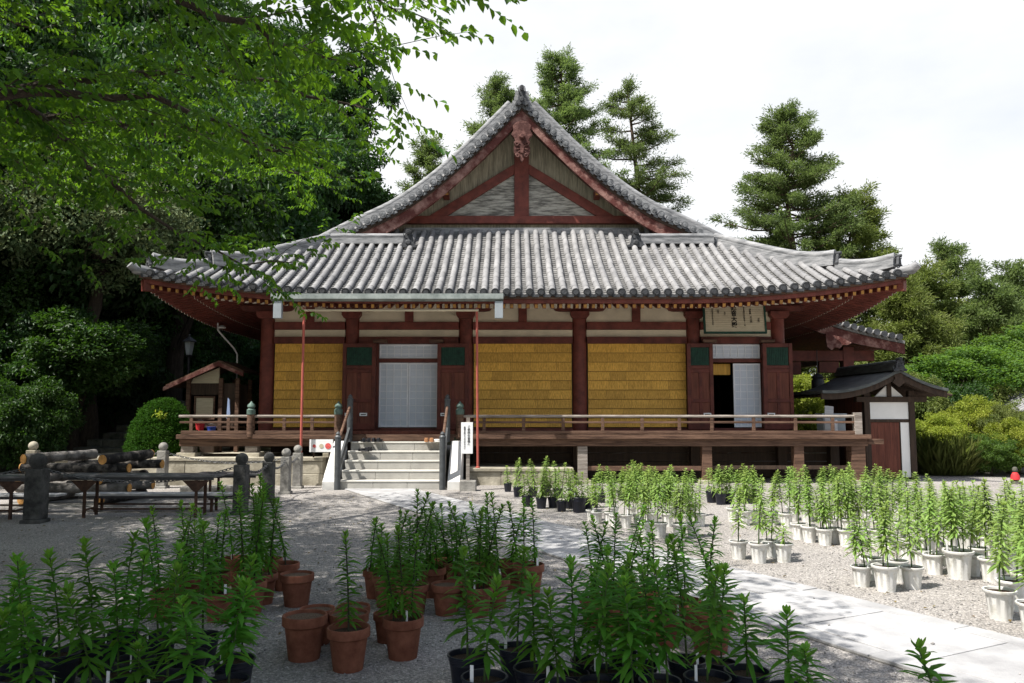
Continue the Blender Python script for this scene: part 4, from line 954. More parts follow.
for a in range(24):
    xa, xb = gx[a], gx[a+1]
    top.add([(x, y, gz(x)+d) for x in (xa, xb) for y in (17.72, 21.0) for d in (-.035, .03)], [(0,2,6,4),(1,5,7,3),(0,4,5,1),(2,3,7,6)] + ([(0,1,3,2)] if a == 0 else []) + ([(4,6,7,5)] if a == 23 else []))
    edg.add([(x, y, gz(x)-h) for x in (xa, xb) for h in (.04, .17) for y in (17.78, 17.86)], [(0,2,6,4),(1,5,7,3),(0,4,5,1),(2,3,7,6),(0,1,3,2),(4,6,7,5)])
gr = top.build('roof', copr, gt, smooth=True); edg.build('bargeboard', dkw, gr)
for y in np.arange(18.0, 20.9, .22):
    for sg in (-1, 1): raf.tube([(8.62+sg*d, y, gz(8.62+sg*d)-.085) for d in (.1, .5, .9, 1.3 if sg > 0 else 1.5)], .032, 5)
raf.build('rafters', dkw, gr)
m = MB(); m.box(8.50, 8.74, 17.75, 21.0, 2.46, 2.56); m.box(8.54, 8.70, 17.75, 21.0, 2.562, 2.62); m.tube([(8.62, 17.72, 2.64), (8.62, 21.0, 2.64)], .06, 8); m.build('ridge', copr, gr); onigawara(8.62, 17.68, 2.44, .42).build('ridge_ornament', tileD, gr, smooth=True)
m = MB(); m.prism([(8.50, 2.40), (8.74, 2.40), (8.70, 2.28), (8.76, 2.2), (8.62, 2.08), (8.48, 2.2), (8.54, 2.28)], 17.75, 17.778); m.build('carved_pendant', dkw, gr)
# things on the right end of the veranda
m = MB(); m.beam((6.92, 17.5, 1.05), (6.99, 17.62, 1.66), .19, .025, up=(0, 1, 0)); tag(m.build('leaning_board', benT, None), 'grey narrow board leaning behind the veranda rail at the right end', 'board')
m = MB(); m.box(7.02, 7.22, 17.75, 17.95, 1.05, 1.36); tag(m.build('white_box', signW, None, bevel=.006), 'white box on the veranda behind the leaning board', 'box')
q = empty('storage_chest', (7.25, 18.2, 1.05), 'grey chest on the veranda near the gate', 'chest'); m = MB(); m.box(7.0, 7.5, 18.0, 18.4, 1.05, 1.45); m.build('body', galv, q, bevel=.01); m = MB(); m.box(6.97, 7.53, 17.97, 18.43, 1.452, 1.50); m.build('lid', galv, q, bevel=.01)
q = empty('hanging_lantern', (8.25, 21.5, 2.2), 'dark round bronze lantern hanging below the side canopy', 'lantern')
m = MB(); m.lathe([(.05,0),(.15,.03),(.17,.12),(.17,.40),(.13,.48),(.18,.50),(.10,.58),(.03,.62)], 12, (8.25, 21.5, 1.95)); m.build('body', metalD, q, smooth=True); m = MB(); m.tube([(8.25, 21.5, 2.56), (8.25, 21.5, 3.2)], .012, 6); m.build('chain', metalD, q)

# far right: small bibbed stone figure and a shrine roof
q = empty('stone_figure', (10.75, 17.2, 0), 'small stone figure in a red bib before the bushes', 'statue')
m = MB(); m.lathe([(a_*.44, c_*.44) for a_, c_ in [(.20,0),(.20,.12),(.15,.14),(.17,.30),(.15,.50),(.08,.56),(.07,.58),(.11,.62),(.125,.70),(.10,.79),(.04,.83)]], 16, (10.75, 17.2, 0)); bd_ = m.build('body', moss, q, smooth=True)
m = MB(); m.lathe([(a_*.44, c_*.44) for a_, c_ in [(.21,.22),(.19,.40),(.13,.53),(.09,.57)]], 16, (10.75, 17.2, 0), cap=False); m.build('red_bib', redm, q, smooth=True)
sr = empty('small_shrine', (14.95, 22.6, 0), 'small tiled shrine roof showing at the right picture edge', 'shrine')
m = MB(); m.box(14.3, 15.6, 22.0, 23.3, 0, 1.5); m.build('wall', dkw, sr)
m = MB(); m.prism([(13.6, 1.50), (14.95, 2.15), (16.3, 1.50), (16.3, 1.43), (14.95, 2.05), (13.6, 1.43)], 21.4, 23.8); rr2 = m.build('roof', tileP, sr)
m = MB()
for y in np.arange(21.45, 23.8, .2): m.tube([(13.55, y, 1.51), (14.3, y, 1.86), (14.95, y, 2.18)], .065, 8)
m.build('tile_rows', tileL, rr2, smooth=True)
# ================================================================ POTTED LILIES
def mesh_only(ob): me = ob.data; bpy.data.objects.remove(ob); return me
def pot_mesh(kind):
    m = MB(); n = 28
    if kind == 'T': m.lathe([(.345,0),(.44,.70),(.44,.71),(.485,.715),(.50,.73),(.502,.90),(.49,.93),(.455,.93),(.43,.80),(.42,.76)], n, cap=False); m.lathe([(.001,.01),(.345,0)], n, cap=False)
    elif kind in 'BK': m.lathe([(.355,0),(.435,.66),(.445,.67),(.445,.74),(.465,.76),(.468,.85),(.50,.865),(.505,.89),(.495,.905),(.455,.90),(.445,.80),(.44,.74)], n, cap=False); m.lathe([(.001,.01),(.355,0)], n, cap=False)
    else:
        n = 40; base = [(.33,0),(.335,.04),(.42,.78),(.44,.80),(.485,.83),(.50,.86),(.50,.92),(.48,.93),(.44,.92),(.43,.82)]
        m.lathe(base, n, cap=False); m.lathe([(.001,.01),(.33,0)], n, cap=False)
        m.v = [(x*(1-.035*(i//n in (1, 2))*(i % n % 4 < 2)), y*(1-.035*(i//n in (1, 2))*(i % n % 4 < 2)), z) for i, (x, y, z) in enumerate(m.v)]
    return mesh_only(m.build('pot', {'T': terra, 'B': blackp, 'K': blackp, 'W': whitep}[kind], None, smooth=True))
def soil_mesh(mat, zc, r):
    q = random.Random(5); m = MB(); n = 20; vs = [(0,0,zc+.03)]
    for k in (1, 2, 3):
        for j in range(n): a = 2*math.pi*j/n; vs.append((r*k/3*math.cos(a), r*k/3*math.sin(a), zc+q.uniform(-.012, .022)*(k < 3)))
    fs = [(0, 1+j, 1+(j+1)%n) for j in range(n)] + [(1+k*n+j, 1+(k+1)*n+j, 1+(k+1)*n+(j+1)%n, 1+k*n+(j+1)%n) for k in (0, 1) for j in range(n)]
    m.add(vs, fs); return mesh_only(m.build('soil', mat, None, smooth=True))
POTM = {k: pot_mesh(k) for k in 'TBW'}; POTM['K'] = POTM['B']
SOIL = {'T': soil_mesh(soilm, .80, .432), 'B': soil_mesh(soilm, .76, .444), 'W': soil_mesh(soilm, .84, .432), 'D': soil_mesh(soilp, .86, .44)}; SOIL['K'] = SOIL['B']
tm = MB(); tm.box(-.009, .009, -.0015, .0015, -.03, .062); TAG = mesh_only(tm.build('name_tag', tagm, None))
def lily(h, ll, lw, seed, up=.5, lmat=lfL, smat=stemg, bare=.16, dens=1.0):
    q = np.random.default_rng(seed); rd = random.Random(seed)
    lean = rd.uniform(.04, .34 if lmat is lfL else .22); az = rd.uniform(0, 6.28); K = 9
    def c(t): return np.array([math.cos(az)*lean*h*t**1.6, math.sin(az)*lean*h*t**1.6, h*t])
    m = MB(); m.tube([c(k/K) for k in range(K+1)], [(.0058-.003*k/K)*(1+h*.4) for k in range(K+1)], 6); S = mesh_only(m.build('stem', smat, None, smooth=True))
    n = int(dens*h/.0085) + 12
    V = []; F = []; MI = []
    ts = np.concatenate([np.linspace(bare, .97, n), np.full(7, .985)])
    for i, t in enumerate(ts):
        a = i*2.4+q.normal()*.25; e = math.sin(min(1, (1-t)*3)*math.pi/2)
        L_ = ll*(.62+.5*math.sin(math.pi*min(1, .15+t*.75)))*q.uniform(.8, 1.15)*(.55+.45*e)
        el = (up*1.6*(1-e) + up*.45 + q.normal()*.12) if t < .98 else q.uniform(.8, 1.25)
        el -= (.35 if t < .35 else 0); w_ = lw*q.uniform(.85, 1.15)*(.7+.3*e)
        d = np.array([math.cos(a)*math.cos(el), math.sin(a)*math.cos(el), math.sin(el)]); s = np.array([-math.sin(a), math.cos(a), 0.]); u = np.cross(d, s)*-1
        p = c(t)+np.array([d[0], d[1], 0])*.003; o = len(V); dr = q.uniform(.15, .5)*L_; tw = q.normal()*.15; s = s*math.cos(tw)+u*math.sin(tw)
        for tt, ww in ((0, .28), (.35, 1.0), (.7, .72)):
            b = p+d*L_*tt - np.array([0, 0, dr])*tt*tt
            V += [b-s*w_*ww*.5+u*w_*.12, b, b+s*w_*ww*.5+u*w_*.12]
        V.append(p+d*L_*.97-np.array([0, 0, dr]))
        F += [(o,o+1,o+4,o+3),(o+1,o+2,o+5,o+4),(o+3,o+4,o+7,o+6),(o+4,o+5,o+8,o+7)]
        F += [(o+6,o+7,o+9,o+9),(o+7,o+8,o+9,o+9)]; MI += [1 if t > .90 else 0]*6
    me = bpy.data.meshes.new('foliage'); me.from_pydata([tuple(v) for v in V], [], [tuple(dict.fromkeys(f)) for f in F]); me.materials.append(lmat); me.materials.append(lfLt if lmat is lfL else lfBt); me.polygons.foreach_set('material_index', MI)
    me.polygons.foreach_set('use_smooth', [True]*len(me.polygons)); me.update()
    return S, me
HS = [.22, .34, .46, .58, .70, .84]
LP_ = {}
for k, (ll, lw, up, lm, sm, dn) in {'T': (.105, .026, .55, lfL, stemd, 1.2), 'B': (.155, .036, .50, lfL, stemg, .80), 'K': (.120, .028, .35, lfB, stemg, 1.2), 'W': (.112, .027, .22, lfB, stemg, 1.2)}.items():
    for hi, h in enumerate(HS):
        for v in range(3): LP_[k, hi, v] = lily(h, ll, lw, hi*31+v*7+ord(k), up, lm, sm, {'T': .12, 'K': .14, 'B': .24, 'W': .30}[k], dn)
ORD = ['leftmost', 'second', 'third', 'fourth', 'fifth', 'sixth', 'seventh', 'eighth', 'ninth', 'tenth', 'eleventh', 'twelfth', 'thirteenth', 'fourteenth', 'fifteenth', 'sixteenth', 'seventeenth', 'eighteenth', 'nineteenth', 'twentieth']
KN = {'T': 'terracotta pot', 'B': 'black pot', 'K': 'dark pot', 'W': 'white pot'}
NST = {1: 'one lily stem', 2: 'two lily stems', 3: 'three lily stems'}
def link(name, me, par, loc=(0,0,0), rz=0, s=1.0):
    o = bpy.data.objects.new(name, me); col.objects.link(o); o.parent = par; o.location = loc; o.rotation_euler = (0, 0, rz); o.scale = s if hasattr(s, '__len__') else (s, s, s); return o
rl = random.Random(21)
POTS = [
 ('T', 'left rear terracotta cluster', [
  (-2.63,6.17,0.21,0.2,0.64,2),
  (-2.59,6.49,0.24,0.23,0.61,3),
  (-2.45,6.7,0.25,0.23,0.54,3),
  (-2.18,6.08,0.23,0.21,0.52,2),
  (-2.48,7.32,0.25,0.24,0.7,2),
  (-2.02,6.27,0.26,0.25,0.73,2),
  (-2.22,7.03,0.23,0.21,0.74,3),
  (-2.03,6.61,0.25,0.24,0.76,3),
  (-2.18,7.27,0.25,0.24,0.75,2),
  (-1.98,7.11,0.24,0.23,0.8,1),
  (-1.73,6.55,0.27,0.25,0,0),
 ]),
 ('T', 'small middle terracotta group', [
  (-1.31,5.17,0.28,0.27,0,0),
  (-1.31,5.5,0.24,0.23,0,0),
  (-1.06,5.3,0.26,0.25,0,0),
  (-0.99,4.96,0.26,0.25,0.59,1),
  (-1.09,5.61,0.23,0.22,0,0),
 ]),
 ('T', 'pair beside bare pots', [
  (-0.84,5.54,0.2,0.19,0.56,1),
  (-0.69,5.19,0.26,0.25,0.61,3),
 ]),
 ('T', 'cluster before the stairs', [
  (-1.13,6.82,0.24,0.23,0.47,2),
  (-0.99,6.52,0.26,0.25,0.54,2),
  (-0.92,6.97,0.24,0.23,0.49,2),
  (-0.76,6.26,0.25,0.23,0.74,3),
  (-0.68,6.86,0.25,0.24,0.51,3),
  (-0.66,7.41,0.26,0.24,0.49,2),
  (-0.5,6.27,0.25,0.23,0,0),
  (-0.51,7.07,0.26,0.25,0.53,3),
  (-0.41,6.61,0.24,0.23,0.61,2),
  (-0.26,6.22,0.23,0.22,0.65,3),
  (-0.25,7.14,0.26,0.25,0.52,3),
  (-0.14,6.48,0.25,0.23,0.71,2),
  (0.01,7.17,0.26,0.24,0.55,2),
  (0.14,6.9,0.27,0.26,0.58,2),
 ]),
 ('T', 'row beside shaded path', [
  (0.6,5.95,0.22,0.21,0.58,2),
  (0.69,5.71,0.22,0.21,0.66,2),
  (0.88,6.38,0.22,0.21,0.63,1),
  (0.83,5.89,0.23,0.22,0.55,1),
  (1.04,6.23,0.21,0.2,0.44,2),
  (1.01,5.76,0.21,0.2,0.59,1),
  (1.03,5.45,0.23,0.21,0.59,2),
  (1.23,5.79,0.23,0.22,0.61,1),
  (1.29,5.32,0.3,0.28,0.63,3),
 ]),
 ('B', 'bottom centre black group', [
  (-0.25,4.61,0.23,0.2,0.59,1),
  (-0.14,4.17,0.24,0.22,0.5,1),
  (0.03,4.71,0.23,0.21,0.58,1),
  (0.12,4.34,0.23,0.21,0.51,1),
  (0.23,4.11,0.22,0.2,0.45,1),
  (0.34,4.44,0.16,0.15,0.62,1),
  (0.42,4.6,0.19,0.17,0.51,1),
  (0.44,4.19,0.21,0.19,0.6,2),
  (0.51,4.44,0.18,0.17,0.65,1),
  (0.65,4.7,0.2,0.17,0.58,2),
  (0.7,4.49,0.2,0.18,0.5,1),
  (0.59,4.02,0.21,0.19,0.55,1),
  (0.75,4.17,0.22,0.2,0.6,2),
  (0.96,4.51,0.22,0.2,0.67,2),
  (0.99,4.17,0.24,0.22,0.57,1),
  (1.18,4.63,0.17,0.15,0.55,1),
  (1.22,4.26,0.24,0.22,0.41,2),
  (1.37,4.07,0.22,0.2,0.36,2),
  (1.4,3.87,0.19,0.17,0.28,1),
 ]),
 ('B', 'bottom right frame edge', [
  (1.8,3.44,0.27,0.21,0.37,1),
 ]),
 ('B', 'lower left black group', [
  (-2.82,4.56,0.22,0.2,0.38,1),
  (-2.5,3.87,0.22,0.2,0.4,2),
  (-2.53,4.24,0.23,0.2,0.63,2),
  (-2.84,4.88,0.21,0.19,0.47,1),
  (-2.28,3.94,0.23,0.21,0.42,2),
  (-2.56,4.64,0.23,0.2,0.58,2),
  (-2.08,4.07,0.23,0.2,0.51,1),
  (-2.49,4.87,0.21,0.19,0.61,2),
  (-2.06,4.3,0.23,0.2,0.58,2),
  (-2.42,5.08,0.21,0.19,0.62,1),
  (-2.08,4.53,0.22,0.2,0.59,2),
  (-1.8,3.98,0.23,0.21,0.23,1),
  (-2.14,4.95,0.22,0.2,0.72,1),
  (-1.78,4.25,0.22,0.2,0.55,2),
  (-1.84,4.66,0.22,0.19,0.62,2),
  (-1.55,3.98,0.23,0.21,0.47,1),
  (-1.9,5.03,0.21,0.19,0.69,2),
  (-1.46,4.24,0.21,0.18,0.49,2),
  (-1.52,4.49,0.23,0.21,0.55,2),
 ]),
 ('K', 'patch beside stone stairs', [
  (-0.08,15.59,0.17,0.17,0.34,1),
  (0.11,14.7,0.2,0.19,0.52,2),
  (0.25,13.19,0.2,0.19,0.4,2),
  (0.39,14.69,0.18,0.17,0.52,2),
  (0.47,12.92,0.19,0.18,0.54,2),
  (0.62,14.87,0.2,0.19,0.55,2),
  (0.66,13.04,0.18,0.17,0.46,2),
  (0.82,14.53,0.18,0.17,0.5,2),
  (0.77,12.54,0.18,0.17,0.59,1),
  (0.92,12.91,0.16,0.15,0.49,2),
  (1.08,14.36,0.18,0.17,0.37,1),
  (1.03,12.44,0.25,0.24,0.39,2),
  (1.19,12.66,0.19,0.18,0.32,1),
  (1.33,13.03,0.15,0.14,0.43,1),
  (1.52,13.74,0.17,0.16,0.49,2),
 ]),
 ('K', 'patch under veranda edge', [
  (1.92,14.05,0.19,0.18,0.41,3),
  (2.14,14.21,0.2,0.19,0.51,3),
  (2.29,14.06,0.21,0.2,0.46,3),
  (2.5,14.21,0.2,0.19,0.4,2),
  (2.66,14.05,0.19,0.18,0.34,2),
  (3.4,13.75,0.21,0.2,0.4,2),
  (3.48,13.46,0.2,0.19,0.48,3),
  (3.65,13.6,0.19,0.18,0.48,2),
  (3.9,13.75,0.19,0.18,0.49,2),
  (4.03,13.6,0.19,0.18,0.45,2),
 ]),
 ('W', 'far group beside path', [
  (1.13,11.52,0.16,0.15,0.49,1),
  (1.18,11.22,0.17,0.16,0.41,1),
  (1.35,11.22,0.17,0.16,0.46,1),
  (1.49,11.84,0.16,0.15,0.53,2),
  (1.39,10.94,0.16,0.16,0.65,1),
  (1.53,10.84,0.18,0.17,0.59,2),
  (1.75,11.84,0.16,0.15,0.61,2),
  (1.72,11.03,0.17,0.16,0.64,1),
  (1.96,11.62,0.16,0.15,0.58,2),
 ]),
 ('W', 'block before veranda posts', [
  (1.66,10.09,0.19,0.18,0.51,2),
  (1.91,11.03,0.18,0.17,0.58,2),
  (1.83,10.0,0.19,0.18,0.59,2),
  (2.1,10.94,0.19,0.18,0.65,3),
  (2.36,11.84,0.18,0.17,0.58,3),
  (2.04,9.86,0.2,0.19,0.55,3),
  (2.32,10.85,0.19,0.18,0.61,2),
  (2.64,11.95,0.18,0.17,0.51,2),
  (2.24,10.01,0.19,0.18,0.47,2),
  (2.54,10.94,0.18,0.17,0.48,1),
 ]),
 ('W', 'group left of gap', [
  (2.39,8.56,0.2,0.19,0.56,1),
  (2.54,8.35,0.21,0.2,0.66,1),
  (2.75,8.68,0.2,0.18,0.46,2),
  (2.81,8.4,0.2,0.19,0.21,1),
 ]),
 ('W', 'group behind the gap', [
  (3.13,11.43,0.2,0.19,0.36,1),
  (3.17,11.04,0.21,0.2,0.55,2),
  (3.37,11.13,0.19,0.18,0.62,3),
  (3.55,11.04,0.19,0.18,0.56,2),
  (3.68,10.85,0.2,0.19,0.62,2),
  (4.01,11.55,0.2,0.19,0.57,2),
  (4.16,11.41,0.2,0.19,0.61,2),
  (4.37,11.43,0.2,0.19,0.58,2),
 ]),
 ('W', 'long middle rows', [
  (3.49,9.86,0.2,0.19,0.67,2),
  (3.54,9.64,0.2,0.19,0.59,2),
  (3.64,9.43,0.2,0.19,0.44,3),
  (4.07,10.33,0.19,0.18,0.64,2),
  (3.81,9.57,0.19,0.18,0.65,2),
  (3.86,9.36,0.2,0.19,0.68,2),
  (4.28,10.34,0.19,0.18,0.68,2),
  (4.03,9.44,0.19,0.18,0.59,2),
  (4.45,10.25,0.19,0.18,0.67,2),
  (4.21,9.35,0.2,0.19,0.63,2),
  (4.63,10.16,0.19,0.18,0.65,2),
  (4.22,9.1,0.19,0.18,0.57,2),
 ]),
 ('W', 'front group by path', [
  (3.11,7.24,0.19,0.18,0.47,2),
  (3.33,7.53,0.21,0.2,0.36,1),
  (3.24,7.06,0.23,0.22,0.56,2),
  (3.53,7.45,0.2,0.19,0.47,1),
  (3.52,7.16,0.2,0.19,0.49,1),
 ]),
 ('W', 'row behind front group', [
  (4.15,8.51,0.21,0.2,0.52,1),
  (4.08,8.08,0.19,0.18,0.51,2),
  (4.5,8.79,0.2,0.19,0.53,2),
  (4.04,7.78,0.2,0.19,0.62,2),
  (4.4,8.19,0.2,0.19,0.6,2),
  (4.16,7.57,0.27,0.26,0.64,3),
  (4.36,7.72,0.21,0.2,0.66,1),
  (4.68,8.14,0.2,0.19,0.67,2),
  (4.39,7.45,0.22,0.21,0.72,2),
  (4.84,7.94,0.21,0.2,0.7,2),
 ]),
 ('W', 'group at right edge', [
  (3.66,6.12,0.23,0.22,0.66,1),
  (3.94,6.41,0.24,0.23,0.59,2),
  (4.27,6.8,0.22,0.21,0.7,3),
  (3.69,5.79,0.21,0.2,0.64,2),
  (4.25,6.46,0.21,0.2,0.68,2),
 ]),
 ('W', 'rearmost rows before gate', [
  (4.59,11.43,0.2,0.19,0.61,2),
  (4.78,11.33,0.2,0.19,0.65,2),
  (4.95,11.23,0.2,0.19,0.63,2),
  (5.14,11.13,0.19,0.18,0.61,2),
  (4.76,10.01,0.2,0.19,0.61,2),
  (5.29,10.95,0.2,0.2,0.56,2),
  (4.84,9.79,0.2,0.18,0.65,2),
  (5.36,10.67,0.2,0.19,0.56,2),
  (4.88,9.43,0.2,0.19,0.58,2),
  (5.43,10.41,0.2,0.18,0.56,2),
  (5.5,10.17,0.2,0.19,0.49,2),
  (5.03,9.3,0.2,0.19,0.57,2),
  (5.55,9.86,0.2,0.19,0.52,1),
  (5.08,9.05,0.2,0.19,0.59,2),
  (5.18,8.87,0.2,0.19,0.63,2),
  (5.24,8.67,0.2,0.18,0.65,2),
  (5.33,8.49,0.2,0.19,0.64,2),
  (4.79,7.58,0.21,0.2,0.61,2),
 ]),
]

for kind, where, L in POTS:
    for i, (x, y, d, h, phh, ns) in enumerate(L):
        ns = int(ns)
        if kind == 'B' and ns == 2 and i % 3: ns = 1
        if kind == 'T' and 'row' in where: ns = min(ns, 2)
        od = ORD[i]+' from left' if 0 < i < len(L)-1 else ('leftmost' if i == 0 else 'rightmost')
        lab = (KN[kind]+' of bare soil, ' if not ns else KN[kind]+' with '+NST[ns]+', ')+(od+' in the '+where if len(L) > 1 else 'alone at the '+where)
        r = empty('potted_lily' if ns else 'soil_filled_pot', (x, y, .0), lab, 'potted plant' if ns else 'flower pot', 'potted lilies: '+where)
        r.rotation_euler.z = rl.uniform(0, 6.28); hk = h/(d*.93)
        link('pot', POTM[kind], r, s=(d, d, d*hk)); link('soil', SOIL['D' if (not ns or rl.random() < .15) and kind == 'T' else kind], r, s=(d, d, d*hk))
        zs = d*hk*(.80 if kind != 'W' else .84)
        for j in range(ns):
            hh = phh*(1 if j == 0 else rl.uniform(.72, .99)); hi = min(range(len(HS)), key=lambda k: abs(HS[k]-hh)); S, Fm = LP_[kind, hi, rl.randrange(3)]
            a = rl.uniform(0, 6.28); rad = 0 if ns == 1 else d*rl.uniform(.14, .26); a = a if j == 0 else a0+j*2*math.pi/ns+rl.uniform(-.4, .4); a0 = a if j == 0 else a0
            sc_ = hh/HS[hi]; so2 = link('stem', S, r, (rad*math.cos(a), rad*math.sin(a), zs-.005), rl.uniform(0, 6.28), (.9, .9, sc_)); link('foliage', Fm, so2)
        if rl.random() < (.55 if kind in 'TB' else .3): a = rl.uniform(0, 6.28); link('name_tag', TAG, r, (d*.33*math.cos(a), d*.33*math.sin(a), zs+.03), rl.uniform(0, 3))
m = MB(); m.box(4.12, 4.48, 14.35, 14.62, .0, .11) if False else None

# ================================================================ TREES
def grow(limbs, seed, twig=1.0, per=.16, leafL=.085, leafW=.045, sub=7, lf=9, spread=1.0, droop=.35):
    """limbs: list of (points, r0, r1). Returns branch MB and leaf arrays."""
    q = random.Random(seed); b = MB(); P = []; D = []; N = []
    for pts, r0, r1 in limbs:
        pts = [Vector(p) for p in pts]; seg = []
        for a, c in zip(pts, pts[1:]):
            k = max(2, int((c-a).length/.25)); seg += [a.lerp(c, t/k) for t in range(k)]
        seg.append(pts[-1]); n = len(seg)
        seg = [s+Vector((q.gauss(0, .025), q.gauss(0, .025), q.gauss(0, .02))) if 0 < i < n-1 else s for i, s in enumerate(seg)]
        b.tube(seg, [r0+(r1-r0)*i/(n-1) for i in range(n)], 8)
        tot = sum((seg[i+1]-seg[i]).length for i in range(n-1)); cnt = int(tot/per)
        for j in range(cnt):
            t = (j+q.random())/cnt
            if r0 > .05 and t < .10: continue
            i = min(n-2, int(t*(n-1))); p = seg[i].lerp(seg[i+1], t*(n-1)-i); ax = (seg[i+1]-seg[i]).normalized()
            side = ax.cross(Vector((0,0,1))).normalized()*(1 if j % 2 else -1)
            d = (ax*q.uniform(.2, .9)+side*q.uniform(.4, 1.1)+Vector((0,0,q.uniform(-.35, .45)))).normalized(); L_ = twig*q.uniform(.45, 1.15)
            tp = [p]; dd = d.copy()
            for s in range(5): dd = (dd+Vector((q.gauss(0,.12), q.gauss(0,.12), q.gauss(0,.08)-.06))).normalized(); tp.append(tp[-1]+dd*L_/5)
            b.tube(tp, [max(.004, min(r1*.6, .012))*(1-.7*s/5) for s in range(6)], 4, cap=False)
            for s in range(sub):
                ts = (s+.4+q.random()*.5)/sub; ii = min(4, int(ts*5)); sp = tp[ii].lerp(tp[ii+1], ts*5-ii); bd = (tp[ii+1]-tp[ii]).normalized()
                sd = bd.cross(Vector((0,0,1))); sd = (sd.normalized() if sd.length > .1 else Vector((1,0,0)))*(1 if s % 2 else -1)
                e = (bd*q.uniform(.3, .9)+sd*q.uniform(.3, 1.0)+Vector((0,0,q.uniform(-.4, .25)))).normalized(); l2 = L_*q.uniform(.16, .34)*spread
                for z in range(lf):
                    u = (z+.5)/lf; lp = sp+e*l2*u
                    ld = (e*.5+(e.cross(Vector((0,0,1)))).normalized()*(1 if z % 2 else -1)*q.uniform(.4, 1)+Vector((0,0,-droop*q.uniform(.2, 2.0)))).normalized()
                    P.append(lp); D.append(ld); N.append((q.gauss(0,.45), q.gauss(0,.45), 1))
    P = np.array(P); D = np.array(D); N = np.array(N); k = len(P)
    V, F = leaves(P, D, N, leafL*rng.uniform(.65, 1.2, k), leafW*rng.uniform(.75, 1.15, k))
    return b, V, F
def blobs(n, fn, size, seed, nl, leafL, leafW, updir=.55, flat=.7, outward=True):
    """leaf clumps: fn(i, rng)-> (centre, radius)."""
    q = np.random.default_rng(seed); Ps = []; Ds = []; Ns = []
    for i in range(n):
        c, r = fn(i, q); a = unit(q.normal(size=(nl, 3))); rr = r*q.uniform(.25, 1.0, (nl, 1))**.6; p = a*rr; p[:, 2] *= flat
        p += q.normal(size=(nl, 3))*r*.10
        Ps.append(p+c); Ds.append(unit(a*.8+q.normal(size=(nl, 3))*.7+np.array([0,0,-.15]))); Ns.append(unit(a*.5+np.array([0,0,updir])+q.normal(size=(nl, 3))*.5))
    P = np.concatenate(Ps); D = np.concatenate(Ds); N = np.concatenate(Ns); k = len(P)
    return leaves(P, D, N, leafL*q.uniform(.6, 1.3, k), leafW*q.uniform(.7, 1.2, k))
TX, TY = -7.2, 5.6
fork = (TX+.25, TY+.2, 2.7)
limbs = [([(TX, TY, -.1), (TX+.05, TY, 1.2), fork], .26, .19)]
def L_(*p, r=.085, r1=.012): limbs.append((p, r, r1))
L_(fork, (-5.4, 5.3, 3.3), (-3.83, 5.2, 3.62), (-3.45, 5.6, 3.86), (-2.81, 6.0, 3.97), (-2.4, 6.5, 3.95), (-1.95, 7.0, 3.9), r=.09, r1=.008)
L_(fork, (-5.2, 4.9, 4.1), (-3.6, 4.9, 4.7), (-2.58, 5.0, 4.55), (-2.26, 5.2, 4.34), (-1.88, 5.5, 4.27), (-1.55, 5.8, 4.24), (-1.18, 6.0, 4.22), r=.10, r1=.008)
L_((-3.6, 5.5, 3.84), (-3.72, 6.5, 3.75), (-3.6, 7.5, 3.50), (-3.45, 8.2, 3.38), (-3.05, 8.8, 3.22), (-2.6, 9.3, 3.30), r=.035, r1=.006)
L_((-3.6, 4.9, 4.7), (-2.2, 4.6, 4.62), (-1.6, 4.5, 4.46), (-1.2, 4.6, 4.3), (-.95, 4.7, 4.22), r=.05, r1=.006)
L_(fork, (-6.4, 7.4, 4.3), (-5.6, 9.2, 5.0), (-4.8, 10.8, 5.4), (-3.9, 12.2, 5.5), (-3.3, 13.2, 5.4), r=.11)
L_((-5.6, 9.2, 5.0), (-4.2, 9.6, 5.1), (-3.4, 10.0, 5.0), (-2.7, 10.4, 4.9), r=.05)
L_((-6.4, 7.4, 4.3), (-4.8, 7.9, 4.9), (-3.2, 8.2, 5.2), (-2.3, 8.6, 5.1), (-1.7, 8.8, 5.0), r=.07)
L_(fork, (-8.0, 8.0, 4.4), (-8.4, 10.4, 5.2), (-8.1, 12.6, 5.6), (-7.4, 14.0, 5.6), r=.10)
L_((-8.4, 10.4, 5.2), (-7.0, 11.6, 5.5), (-5.8, 12.8, 5.6), r=.05)
L_(fork, (-6.4, 4.0, 4.3), (-5.2, 2.4, 5.2), (-4.0, 1.2, 5.5), (-2.8, .4, 5.6), r=.10)
L_((-5.2, 2.4, 5.2), (-3.8, 2.8, 5.6), (-2.4, 3.2, 5.6), (-1.2, 3.7, 5.4), (-.5, 4.0, 5.2), r=.06)
L_((-6.4, 4.0, 4.3), (-4.8, 3.9, 5.3), (-3.2, 4.1, 5.9), (-1.9, 4.8, 6.0), (-.9, 5.6, 5.8), r=.07)
L_((-4.8, 3.9, 5.3), (-3.6, 6.2, 6.3), (-2.4, 7.4, 6.2), (-1.2, 8.2, 5.8), r=.05)
L_(fork, (-8.6, 4.6, 4.6), (-10.0, 4.2, 5.4), (-11.2, 4.8, 5.6), r=.09)
L_(fork, (-7.4, 6.2, 5.0), (-6.8, 7.0, 6.4), (-5.6, 7.6, 7.1), (-4.4, 8.4, 7.2), r=.10)
L_((-7.4, 6.2, 5.0), (-8.2, 7.6, 6.4), (-7.8, 9.4, 7.0), (-6.8, 11, 7.0), r=.07)
L_((-6.8, 7.0, 6.4), (-5.2, 5.8, 7.0), (-3.6, 6.0, 7.2), r=.06)
ct_ = empty('cherry_tree', (TX, TY, 0), 'cherry tree with bright green leaves reaching across the upper left', 'tree')
b, V, F = grow(limbs, 5, 1.1, .125, .082, .044, 6, 9)
